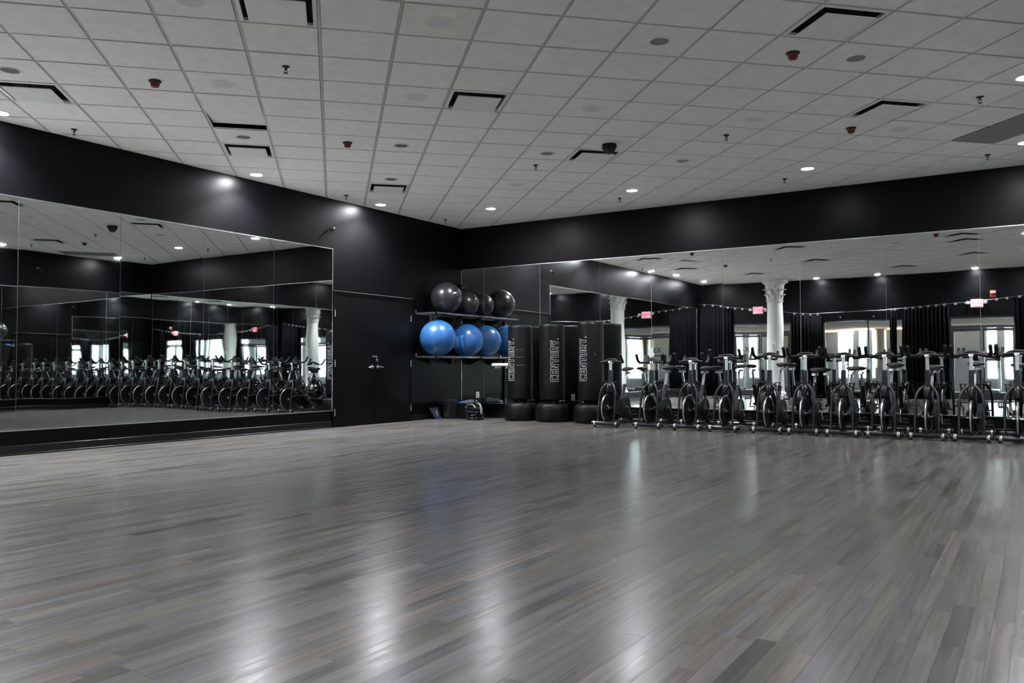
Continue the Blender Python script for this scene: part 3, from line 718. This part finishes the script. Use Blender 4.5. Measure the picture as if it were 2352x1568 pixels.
# ------------------------------------------------------------------ spin bikes
def make_bike():
    root = thing('spin_bike', (0, 0, 0), '', 'exercise bike')
    def stab(x, L_, nm):
        st = MB().tube([(x, -L_, .062), (x, L_, .062)], .031, 14).build(nm, GUN, root, True)
        for s_ in (-1, 1):
            MB().lathe([(0, -.017), (.037, -.017), (.039, -.01), (.039, .01), (.037, .017), (0, .017)], 18, (x, s_*(L_-.045), .062), 'y').build('chrome_band', CHROME, st, True)
            MB().lathe([(0, -.014), (.027, -.014), (.033, 0), (.027, .014), (0, .014)], 16, (x, s_*(L_+.002), .062), 'y').build('end_cap', RUBBER, st, True)
            MB().lathe([(0, 0), (.024, 0), (.024, .012), (.009, .018), (.009, .04), (0, .04)], 14, (x, s_*(L_-.035), 0)).build('levelling_foot', RUBBER, st, True)
        return st
    stab(-.53, .228, 'front_stabilizer'); stab(.44, .22, 'rear_stabilizer')
    MB().tube([(-.53, 0, .075), (-.3, 0, .07), (.44, 0, .07)], .028, 10, sy=.8).build('base_beam', GUN, root, True)
    for s_ in (-1, 1):
        MB().tube(smoothpath([(-.525, s_*.137, .085), (-.49, s_*.137, .3), (-.455, s_*.134, .5), (-.425, s_*.112, .6), (-.385, s_*.066, .67), (-.345, s_*.02, .70)], 5), .0175, 10).build('fork_leg', BLUEGREY, root, True)
    # flywheel
    c = (-.455, 0, .30); fw = MB().lathe([(0, -.02), (.05, -.02), (.055, -.008), (.165, -.007), (.182, -.019), (.216, -.019), (.218, -.017), (.218, .017), (.216, .019), (.182, .019), (.165, .007), (.055, .008), (.05, .02), (0, .02)], 48, c, 'y').build('flywheel', PLASTIC, root, True)
    MB().lathe([(.196, -.0195), (.2195, -.0195), (.2215, -.016), (.2215, .016), (.2195, .0195), (.196, .0195)], 48, c, 'y')
    ring = MB(); ring.torus(c, .211, .0118, 'y', 48, 8); ring.build('steel_rim', STEEL, fw, True)
    MB().lathe([(0, -.06), (.012, -.06), (.012, -.03), (.03, -.024), (.03, .024), (.012, .03), (.012, .06), (0, .06)], 18, c, 'y').build('hub', CHROME, fw, True)
    MB().tube([(-.455, -.055, .30), (-.455, -.12, .30)], .012, 8).tube([(-.455, .055, .30), (-.455, .12, .30)], .012, 8).build('axle_stub', GUN, root, True)
    # head, shroud, post
    MB().add([(-.395, -.032, .55), (-.315, -.032, .55), (-.315, .032, .55), (-.395, .032, .55), (-.37, -.027, .90), (-.305, -.027, .90), (-.305, .027, .90), (-.37, .027, .90)], [(0, 3, 2, 1), (4, 5, 6, 7), (0, 1, 5, 4), (1, 2, 6, 5), (2, 3, 7, 6), (3, 0, 4, 7)]).build('head_tube', BLUEGREY, root)
    MB().tube(smoothpath([(-.44, 0, .545), (-.40, 0, .62), (-.33, 0, .66), (-.25, 0, .62)], 4), [.03, .036, .04, .045, .05, .055, .057, .058, .058, .056, .052, .048, .04], 12, sy=1.0).build('wheel_shroud', PLASTIC, root, True)
    MB().lathe([(0, 0), (.022, 0), (.022, .016), (.016, .02), (0, .02)], 12, (-.30, 0, .87), 'x').build('clamp_knob', PLASTIC, root, True)
    hb_post = MB().box((-.352, -.019, .80), (-.322, .019, 1.045)).build('handlebar_post', STEEL, root)
    st = MB().rbox((-.375, -.032, 1.03), (-.295, .032, 1.068), .012).build('handlebar_stem', CHROME, root, True)
    hb = MB()
    for s_ in (-1, 1):
        hb.tube(smoothpath([(-.335, 0, 1.058), (-.33, s_*.06, 1.06), (-.32, s_*.13, 1.05), (-.32, s_*.195, 1.045), (-.335, s_*.214, 1.05)], 5), .019, 10)
    hb.tube(smoothpath([(-.33, -.12, 1.055), (-.30, -.075, 1.085), (-.285, 0, 1.095), (-.30, .075, 1.085), (-.33, .12, 1.055)], 5), .0175, 10)
    hb = hb.build('handlebar', RUBBER, root, True)
    for s_ in (-1, 1):
        MB().tube(smoothpath([(-.33, s_*.21, 1.045), (-.375, s_*.22, 1.075), (-.42, s_*.22, 1.13), (-.445, s_*.217, 1.175)], 5), .0225, 10).build('grip_horn', RUBBER, hb, True)
    # bottle holders either side of the head
    for s_ in (-1, 1):
        bh = MB()
        for z, R_ in ((.62, .028), (.67, .036), (.72, .04)): bh.torus((-.31, s_*.10, z), R_, .0055, 'z', 16, 6)
        for k in range(4):
            t = math.pi/4+k*math.pi/2; bh.tube([(-.31+.022*math.cos(t), s_*.10+.022*math.sin(t), .60), (-.31+.04*math.cos(t), s_*.10+.04*math.sin(t), .725)], .005, 6)
        bh.tube([(-.33, s_*.03, .68), (-.32, s_*.07, .68)], .01, 8)
        bh.build('bottle_holder', PLASTIC, root, True)
    # main beam, seat tube
    MB().tube(smoothpath([(-.33, 0, .66), (-.2, 0, .55), (-.05, 0, .40), (.06, 0, .30), (.2, 0, .2), (.42, 0, .085)], 4), .036, 12, sy=.75).build('main_beam', BLUEGREY, root, True)
    MB().tube([(.02, 0, .30), (.16, 0, .60), (.185, 0, .66)], .031, 12, sy=.85).build('seat_tube', BLUEGREY, root, True)
    MB().tube([(-.40, .05, .34), (-.2, .045, .37), (.05, .045, .34)], .022, 8).build('chain_stay', BLUEGREY, root, True)
    MB().lathe([(0, 0), (.02, 0), (.024, .01), (.018, .024), (0, .026)], 12, (.215, 0, .64), 'x').build('seat_knob', PLASTIC, root, True)
    MB().box((-.016, -.016, 0), (.016, .016, .30)).build('seat_post', STEEL, root).matrix_local = Matrix.Translation((.155, 0, .575)) @ Matrix.Rotation(math.radians(20), 4, 'Y')
    sl = MB().rbox((.16, -.024, .838), (.36, .024, .868), .008).build('saddle_slide', GUN, root)
    MB().rbox((.352, -.026, .836), (.366, .026, .87), .004).build('slide_end', CHROME, sl)
    MB().rbox((.154, -.026, .836), (.166, .026, .87), .004).build('slide_end', CHROME, sl)
    # saddle, nose towards the handlebar
    sec = [(.10, .018, .905, .014), (.13, .024, .91, .022), (.18, .03, .912, .026), (.23, .042, .914, .03), (.28, .072, .92, .034), (.33, .096, .927, .038), (.37, .092, .93, .036), (.395, .06, .928, .026)]
    V = []; ns = 14
    for x, hw, z, th in sec:
        for k in range(ns):
            t = 2*math.pi*k/ns; V.append((x, hw*math.cos(t), z+(th*.6 if math.sin(t) > 0 else th)*math.sin(t)))
    Fc = [tuple(range(ns))[::-1], tuple(range((len(sec)-1)*ns, len(sec)*ns))]
    for l in range(len(sec)-1):
        for k in range(ns): Fc.append((l*ns+k, l*ns+(k+1) % ns, (l+1)*ns+(k+1) % ns, (l+1)*ns+k))
    sd = MB().add(V, Fc).build('saddle', SADDLE, root, True)
    rl = MB()
    for s_ in (-1, 1): rl.tube(smoothpath([(.14, s_*.012, .897), (.2, s_*.02, .878), (.3, s_*.022, .878), (.37, s_*.04, .905)], 4), .004, 6)
    rl.build('saddle_rail', CHROME, sd, True)
    # chain guard and cranks
    R_ = .165; pts = []
    for k in range(19):
        t = math.radians(-70+k*210/18-20); pts.append((.05+R_*math.cos(t), .30+R_*math.sin(t)))
    pts = [(.05+R_*math.cos(math.radians(a)), .30+R_*math.sin(math.radians(a))) for a in range(-100, 101, 10)] + [(-.40+.045*math.cos(math.radians(a)), .30+.045*math.sin(math.radians(a))) for a in range(95, 266, 19)]
    cg = MB().prism(pts, 0, .05); cg.v = [(x, -.045-z, y) for x, y, z in cg.v]
    cg = cg.build('chain_guard', PLASTIC, root)
    MB().torus((.05, -.097, .30), .135, .006, 'y', 32, 6).build('guard_ring', CHARC, cg, True)
    bb = MB().tube([(.05, -.125, .30), (.05, .125, .30)], .014, 10).build('crank_axle', STEEL, root, True)
    for s_, a in ((-1, -50), (1, 130)):
        t = math.radians(a); ex, ez = .05+.165*math.cos(t), .30+.165*math.sin(t)
        ca = MB().tube([(.05, s_*.115, .30), (ex, s_*.122, ez)], [.016, .012], 8, sy=.6).build('crank_arm', CHROME, root, True)
        pd = MB().rbox((ex-.045, s_*.18-.042, ez-.011), (ex+.045, s_*.18+.042, ez+.011), .008).tube([(ex, s_*.12, ez), (ex, s_*.21, ez)], .007, 8).build('pedal', CHARC, ca)
        cg_ = MB()
        for dy in (-.03, .0, .03): cg_.tube(smoothpath([(ex-.04, s_*.18+dy, ez-.01), (ex-.10, s_*.18+dy, ez+.0), (ex-.115, s_*.18+dy*.8, ez+.035), (ex-.08, s_*.18+dy*.7, ez+.06), (ex-.02, s_*.18+dy*.7, ez+.062)], 4), .0045, 6)
        cg_.tube([(ex-.02, s_*.18-.045, ez+.01), (ex-.02, s_*.18-.04, ez+.055), (ex-.02, s_*.18, ez+.07), (ex-.02, s_*.18+.04, ez+.055), (ex-.02, s_*.18+.045, ez+.01)], .006, 6)
        cg_.build('toe_cage', PLASTIC, ca, True)
    # resistance knob on the beam
    MB().tube([(-.20, 0, .57), (-.165, 0, .68)], .009, 8).lathe([(0, 0), (.022, 0), (.025, .012), (.018, .03), (0, .033)], 14, (-.165, 0, .675)).build('resistance_knob', PLASTIC, root, True)
    return root
bike0 = make_bike()
BY = [-3.67, -4.38, -5.01, -5.565, -6.195, -6.695, -7.2, -7.72, -8.23, -8.735, -9.235, -9.73]
BL = ['spin bike beside the punching bags, first in the row', 'spin bike second in the row from the punching bags', 'spin bike third in the row from the punching bags',
      'spin bike fourth in the row, before the reflected glass doors', 'spin bike fifth in the row, in front of the reflected white column', 'spin bike sixth in the row, just past the reflected column',
      'spin bike seventh in the row, before the reflected bright window', 'spin bike eighth in the row, at the far end of the reflected window', 'spin bike ninth in the row, before the reflected dark curtain',
      'spin bike tenth in the row, before the far reflected glass doors', 'spin bike eleventh in the row, cut by the right edge', 'spin bike twelfth in the row, seen only in the left mirror']
HBZ = [-.02, -.03, -.02, .03, .045, .045, .035, .04, .04, .04, .045, .02]
SDZ = [.0, .02, .01, .04, .06, -.02, .0, .05, .02, .06, .04, .0]
rb = random.Random(11)
for k, y in enumerate(BY):
    o = bike0 if k == 0 else copy_tree(bike0)
    o.location = (-.625+rb.uniform(-.012, .012), y, 0); o.rotation_euler = (0, 0, math.radians(rb.uniform(-.2, .2)))
    tag(o, BL[k], 'exercise bike', 'black spin bikes in a row along the mirror')
for k, o in enumerate([bike0] + sorted([q for q in bpy.data.objects if q.name.startswith('spin_bike.')], key=lambda q: -q.location.y)):
    for c in o.children:
        n = c.name.split('.')[0]
        if n in ('handlebar_post', 'handlebar_stem', 'handlebar'): c.location.z += HBZ[k]
        if n in ('seat_post', 'saddle_slide', 'saddle'): c.location.z += SDZ[k]; c.location.x += SDZ[k]*.36

# ------------------------------------------------------------------ column
cx, cyy = -12.68, -2.66
root = tag(thing('column', (cx, cyy, 0), 'round white column with a leafy capital before the curtained wall', 'column'), 'round white column with a leafy capital before the curtained wall', None, None, 'structure')
del root['category']
MB().lathe([(0, 0), (.33, 0), (.33, .08), (.30, .1), (.31, .14), (.27, .18), (.25, .2), (.245, 1.0), (.235, 2.0), (.228, 2.93), (0, 2.93)], 40).build('shaft', PLASTER, root, True)
MB().lathe([(0, 2.92), (.235, 2.92), (.26, 2.935), (.26, 2.955), (.225, 2.97), (.225, 3.0), (.225, 3.2), (.23, 3.34), (.25, 3.42), (.30, 3.49), (.355, 3.53), (.37, 3.55), (0, 3.55)], 40).build('bell', PLASTER, root, True)
leaf = MB()
V = []
prof = [(.0, .0, .07), (.006, .06, .08), (.014, .12, .075), (.034, .165, .06), (.062, .185, .045), (.07, .165, .03)]
for (o_, z, hw) in prof: V += [(o_, -hw, z), (o_+.014, 0, z+.004), (o_, hw, z)]
V2 = [(x-.012, y, z) for x, y, z in V]; n = len(V)
Fc = []
for l in range(len(prof)-1):
    for k in range(2): a = l*3+k; Fc += [(a, a+1, a+4, a+3), (n+a, n+a+3, n+a+4, n+a+1)]
leaf.add(V+V2, Fc); lm = leaf.mesh('leaf', True); lm.materials.append(PLASTER)
for tier, (z, R_, sc_) in enumerate(((2.98, .228, 1.0), (3.13, .23, 1.1), (3.30, .24, 1.35))):
    for k in range(8):
        t = 2*math.pi*(k+.5*(tier % 2))/8; o = link('leaf', lm, PLASTER, root); o.location = (R_*math.cos(t), R_*math.sin(t), z); o.rotation_euler = (0, 0, t); o.scale = (sc_*1.25, sc_, sc_)
MB().prism([(.4*math.cos(t)*(1.12 if k % 2 == 0 else .92), .4*math.sin(t)*(1.12 if k % 2 == 0 else .92)) for k, t in enumerate([math.pi/4+q*math.pi/4 for q in range(8)])], 3.55, H-.002).build('abacus', PLASTER, root)

# ------------------------------------------------------------------ glass doors and window in the curtained wall
def glass_doors(name, y0, y1, label, letters=None):
    fr = MB(); x0, x1 = XB-.10, XB-.03
    for a in (y0, y1-.06): fr.box((x0, a, 0), (x1, a+.06, ZT))
    fr.box((x0, y0+.06, ZT-.06), (x1, y1-.06, ZT)); fr.box((x0, y0+.06, 2.0), (x1, y1-.06, 2.08))
    d = tag(fr.build(name, DARKFRAME), label, None, None, 'structure')
    MB().box((XB-.068, y0+.06, 2.08), (XB-.062, y1-.06, ZT-.06)).build('transom_pane', GLASS, d)
    mid = (y0+y1)/2
    for k, (a, b_) in enumerate(((y0+.06, mid-.003), (mid+.003, y1-.06))):
        lf = MB()
        for q in (a, b_-.055): lf.box((XB-.085, q, .01), (XB-.045, q+.055, 1.995))
        lf.box((XB-.085, a+.055, 1.92), (XB-.045, b_-.055, 1.995)); lf.box((XB-.085, a+.055, .01), (XB-.045, b_-.055, .2))
        lf = lf.build('door_leaf', DARKFRAME, d)
        MB().box((XB-.068, a+.055, .2), (XB-.062, b_-.055, 1.92)).build('pane', GLASS, lf)
        hy = b_-.03 if k == 0 else a+.03
        MB().tube(smoothpath([(XB-.045, hy, .9), (XB-.0, hy, .92), (XB+.0, hy, 1.05), (XB+.0, hy, 1.25), (XB-.0, hy, 1.36), (XB-.045, hy, 1.38)], 4), .011, 8).build('pull_handle', STEEL, lf, True)
    return d, mid
d1, mid = glass_doors('door_2', DA[0], DA[1], 'dark framed double glass doors beside the white column, seen in the mirror')
glass_doors('door_3', DB[0], DB[1], 'dark framed double glass doors at the far end of the curtained wall, seen in the mirror')
def text_obj(body, name, size, mat_, parent, M_, ext=.002):
    cu = bpy.data.curves.new(name, 'FONT'); cu.body = body; cu.size = size; cu.extrude = ext; cu.align_x = 'CENTER'; cu.align_y = 'CENTER'
    to = bpy.data.objects.new(name+'_tmp', cu); COL.objects.link(to); bpy.context.view_layer.update()
    me = bpy.data.meshes.new_from_object(to.evaluated_get(bpy.context.evaluated_depsgraph_get())); bpy.data.objects.remove(to)
    me.materials.clear(); o = link(name, me, mat_, parent); o.matrix_local = M_; return o
def face_px(y, z, x):                       # text plane on the curtained wall that reads correctly from inside the room (facing +x)
    Mx = Matrix(((0, 0, 1), (1, 0, 0), (0, 1, 0))).to_4x4(); Mx.translation = (x, y, z); return Mx
text_obj('EX', 'lettering', .26, BLACKDOOR, d1, face_px(mid+.40, 1.52, XB-.058))
MB().box((XB-.060, mid+.10, 1.32), (XB-.057, mid+.28, 1.62)).build('posted_notice', PAPER, d1)
wf = MB(); x0, x1 = XB-.10, XB-.03
for a in (WB[0], WB[1]-.05, -5.16): wf.box((x0, a, ZS), (x1, a+.05, ZT))
wf.box((x0, WB[0], ZT-.05), (x1, WB[1], ZT)); wf.box((x0, WB[0], ZS), (x1, WB[1], ZS+.05))
wn = tag(wf.build('window_1', DARKFRAME), 'wide interior window between the glass doors, seen in the mirror', None, None, 'structure')
for a, b_ in ((WB[0]+.05, -5.16), (-5.11, WB[1]-.05)): MB().box((XB-.068, a, ZS+.05), (XB-.062, b_, ZT-.05)).build('pane', GLASS, wn)
MB().box((XB-.03, WB[0]-.02, ZS-.02), (XB+.05, WB[1]+.02, ZS)).build('sill', BLACKTRIM, wn)

# curtain cable, rings and curtains
CP = [(0, 2.98), (-1.78, 2.77), (-3.5, 2.575), (-4.6, 2.57), (-5.68, 2.61), (-7.53, 2.72), (-9.12, 2.87), (YB, 2.96)]
def cz(y):
    for (a, za), (b_, zb) in zip(CP, CP[1:]):
        if a >= y >= b_: return za+(zb-za)*(a-y)/(a-b_)
    return CP[-1][1]
XC = XB+.11
root = thing('curtain_cable', (XC, 0, 0), 'sagging curtain cable with chrome rings along the glass door wall', 'cable')
MB().tube([(0, y, z) for y, z in CP], .005, 6).build('wire', STEEL, root, True)
rg = MB().torus((0, 0, 0), .026, .0085, 'x', 14, 6).mesh('ring', True); rg.materials.append(RINGS)
for y in (-1.2, -1.45, -1.7, -1.95, -2.2, -2.45, -2.7, -7.5, -7.75, -8.0, -8.25, -8.5, -8.75): link('ring', rg, CHROME, root, (0, y, cz(y)-.022))
def curtain(y0, y1, label, nf, tie=None):
    root = thing('curtain', (XC, (y0+y1)/2, 0), label, 'curtain', 'black curtains on the cable')
    n = nf*10; V = []; rowz = [0, .25, .5, .75, 1]
    cyc = (y0+y1)/2
    for q in rowz:
        for k in range(n+1):
            u_ = k/n; y = y0+(y1-y0)*u_; zt = cz(y)-.045; z = zt+(0.035-zt)*q
            amp = .042*(.75+.35*q); ph = 2*math.pi*nf*u_+.6*math.sin(3*u_+q)
            V.append((amp*math.sin(ph), y-cyc+.02*math.sin(ph*1.7)*q, z))
    Fc = []
    for l in range(len(rowz)-1):
        for k in range(n): a = l*(n+1)+k; Fc.append((a, a+1, a+n+2, a+n+1))
    cl = MB().add(V, Fc).build('cloth', CURTAIN, root, True)
    sm = cl.modifiers.new('thickness', 'SOLIDIFY'); sm.thickness = .003
    nr = max(2, nf//2)
    for k in range(nr):
        y = y0+(y1-y0)*(k+.5)/nr; link('ring', rg, CHROME, root, (0, y-cyc, cz(y)-.022))
curtain(-1.08, -.04, 'gathered black curtain in the corner beside the glass doors, seen in the right mirror', 9)
curtain(-3.84, -2.97, 'gathered black curtain behind the white column, seen in the right mirror', 9)
curtain(-5.98, -5.78, 'narrow strip of black curtain across the interior window, seen in the right mirror', 3)
curtain(-7.34, -6.12, 'wide gathered black curtain between the window and the far glass doors', 12)
curtain(YB+.03, -8.93, 'gathered black curtain past the far glass doors, at the edge of the right mirror', 9)
for y in (-4.35, -5.3):
    root = thing('curtain_hook', (XB, y, 2.42), 'small steel hook above the interior window, ' + ('nearer the column' if y > -5 else 'nearer the wide curtain'), 'hook', 'hooks above the interior window')
    MB().lathe([(0, 0), (.02, 0), (.02, .006), (0, .008)], 12, axis='x').build('plate', STEEL, root, True)
    MB().tube(smoothpath([(.005, 0, 0), (.03, 0, 0), (.04, 0, -.015), (.03, 0, -.03)], 4), .004, 6).build('hook_arm', STEEL, root, True)

# exit signs and fire strobe
def exit_sign(y, z, label):
    root = thing('exit_sign', (XB, y, z), label, 'exit sign', 'exit signs over the glass doors')
    MB().rbox((.0, -.16, -.115), (.055, .16, .115), .012).build('housing', WHITEPL, root)
    MB().box((.055, -.135, -.085), (.06, .135, .09)).build('face', EXITFACE, root)
    Mx = Matrix(((0, 0, 1), (1, 0, 0), (0, 1, 0))).to_4x4(); Mx.translation = (.0615, 0, .0)
    text_obj('EXIT', 'lettering', .145, EXITLET, root, Mx, .001)
    for s_ in (-1, 1):
        MB().tube([(.03, s_*.155, .02), (.03, s_*.185, .02)], .012, 8).build('lamp_arm', WHITEPL, root, True)
        lh = MB().lathe([(0, 0), (.03, 0), (.042, .03), (.045, .07), (.038, .078), (0, .08)], 18, (0.01, s_*.225, .02), 'x').build('lamp_head', WHITEPL, root, True)
    return root
exit_sign(-1.95, 2.73, 'red exit sign with twin lamp heads over the doors by the column')
exit_sign(-8.02, 2.70, 'red exit sign with twin lamp heads over the far glass doors')
root = thing('fire_strobe', (XB, -8.42, 2.96), 'red fire alarm strobe box with a white lens on the black wall', 'alarm')
MB().rbox((0, -.075, -.10), (.05, .075, .10), .012).build('box', REDPLASTIC, root)
MB().rbox((.05, -.06, .02), (.085, .06, .062), .01).build('strobe_lens', STROBE, root)
gr = MB()
for k in range(4): gr.box((.05, -.05, -.075+k*.022), (.055, .05, -.065+k*.022))
gr.build('sounder_slots', REDPLASTIC, root)
# thermostat-like box on the column side
root = thing('control_box', (-12.44, -2.70, 1.62), 'small white control box on the side of the column', 'box')
MB().rbox((0.0, -.05, -.06), (.03, .05, .06), .008).build('case', WHITEPL, root)
MB().rbox((.03, -.025, 0), (.034, .025, .03), .003).build('display', SCREEN, root)

# ------------------------------------------------------------------ the gym beyond the glass
GX, GY0, GY1, GH = -22.0, -24.0, 16.0, 3.72
tag(MB().box((GX-.2, GY0, -.1), (XB-T, GY1, -.001)).build('floor_gym', GYMFLOOR), 'grey rubber floor of the gym beyond the glass doors', None, None, 'structure')
tag(MB().box((GX-.2, GY0, GH), (XB-T, GY1, GH+.1)).build('ceiling_gym', GYMCEIL), 'dark ceiling of the gym beyond the glass doors', None, None, 'structure')
tag(MB().box((GX-.2, GY0-.2, -.1), (XB, GY0, GH+.1)).build('wall_gym_near', GYMWALL), 'grey end wall of the gym beyond the glass doors', None, None, 'structure')
tag(MB().box((GX-.2, GY1, -.1), (XB-T, GY1+.2, GH+.1)).build('wall_gym_end', GYMWALL), 'grey side wall of the gym beyond the glass doors', None, None, 'structure')
tag(MB().box((XB-T-.02, .12, -.1), (XB-T, GY1, GH+.1)).box((XB-T-.02, GY0, -.1), (XB-T, YB-T, GH+.1)).build('wall_gym_side', GYMWALL), 'grey gym wall beside the studio', None, None, 'structure')
bands = [(-23.4, -21.6), (-21.2, -19.4), (-19.0, -17.2), (-16.8, -15.0), (-14.4, -12.9), (-12.4, -11.1), (-10.6, -9.6), (-8.66, -8.38), (-8.16, -7.84), (-6.6, -6.0), (-4.22, -3.82), (-3.64, -3.37), (-3.16, -2.6), (.55, .95), (1.25, 1.65), (2.4, 3.4), (3.9, 5.3), (5.8, 7.4), (7.9, 9.5), (10.0, 11.6), (12.2, 13.8)]
fw_ = MB(); e = GY0; zb0, zb1 = .45, 3.2
for a, b_ in bands: fw_.box((GX-.2, e, -.1), (GX, a, GH+.1)); fw_.box((GX-.2, a, -.1), (GX, b_, zb0)); fw_.box((GX-.2, a, zb1), (GX, b_, GH+.1)); e = b_
fw_.box((GX-.2, e, -.1), (GX, GY1, GH+.1))
wg = tag(fw_.build('wall_gym_far', GYMWALL), 'far gym wall with tall bright windows, seen through the glass', None, None, 'structure')
for k, (a, b_) in enumerate(bands):
    f_ = MB(); x0, x1 = GX-.12, GX-.06
    for q in (a, b_-.02): f_.box((x0, q, zb0), (x1, q+.02, zb1))
    f_.box((x0, a+.02, zb1-.03), (x1, b_-.02, zb1)); f_.box((x0, a+.02, zb0), (x1, b_-.02, zb0+.03)); f_.box((x0, a+.02, 1.66), (x1, b_-.02, 1.70))
    o = f_.build('window_%d' % (k+2), WHITEMETAL)
    tag(o, 'tall bright window in the far gym wall, number %d counting from the far end' % (k+1), None, 'tall windows of the gym', 'structure')
    for z0, z1 in ((zb0+.03, 1.66), (1.70, zb1-.03)): MB().box((GX-.092, a+.02, z0), (GX-.088, b_-.02, z1)).build('pane', GLASS, o)
root = thing('led_strip', (GX+.5, 0, 2.30), 'warm glowing light strip along the gym soffit, seen through the interior window', 'light')
MB().box((-.45, -12, 0.06), (.05, 6, .9)).build('soffit', GYMWALL, root)
MB().box((.05, -12, 0.035), (.08, 6, .085)).build('glow_strip', LED, root)
root = thing('gym_column', (-19.5, -4.55, 0), 'square gym pillar edged with warm light strips', 'pillar')
MB().box((-.2, -.2, 0), (.2, .2, 2.3)).build('core', GYMWALL, root)
for s_ in (-1, 1): MB().box((.2, s_*.17-.02, .9), (.22, s_*.17+.02, 2.25)).build('glow_strip', LED, root)
def treadmill():
    root = thing('treadmill', (0, 0, 0), '', 'treadmill')
    MB().rbox((-.75, -.38, .06), (.75, .38, .2), .06).build('deck', BELT, root)
    MB().box((-.62, -.24, .2), (.6, .24, .208)).build('belt', RUBBER, root)
    for s_ in (-1, 1):
        MB().tube(smoothpath([(-.6, s_*.36, .18), (-.66, s_*.37, .7), (-.56, s_*.38, 1.15)], 5), .035, 8).build('upright', STEEL, root, True)
        MB().tube(smoothpath([(-.58, s_*.38, 1.08), (-.3, s_*.38, 1.02), (.0, s_*.38, .92)], 5), .022, 8).build('handrail', RUBBER, root, True)
        MB().box((-.7, s_*.32-.03, 0), (.7, s_*.32+.03, .07)).build('foot_rail', PLASTIC, root)
    c = MB().rbox((-.08, -.42, 1.12), (.1, .42, 1.42), .03).build('console', PLASTIC, root); c.location = (-.6, 0, 0)
    s = MB().box((.101, -.22, 1.18), (.106, .22, 1.38)).build('screen', SCREEN, c)
    return root
t0 = treadmill()
spots = [(-17.0, -2.2, .0), (-17.1, -3.4, 0), (-17.0, -5.6, 0), (-17.2, -8.0, 0), (-16.8, .1, 0), (-17, -9.2, 0)]
tl = ['beside the reflected column', 'left of the reflected window middle', 'at the right of the reflected window', 'behind the far glass doors', 'behind the doors by the column', 'past the far glass doors']
for k, (x, y, a) in enumerate(spots):
    o = t0 if k == 0 else copy_tree(t0)
    o.location = (x, y, 0); o.rotation_euler = (0, 0, a); tag(o, 'grey gym treadmill seen through the glass, ' + tl[k], 'treadmill', 'treadmills in the gym beyond')
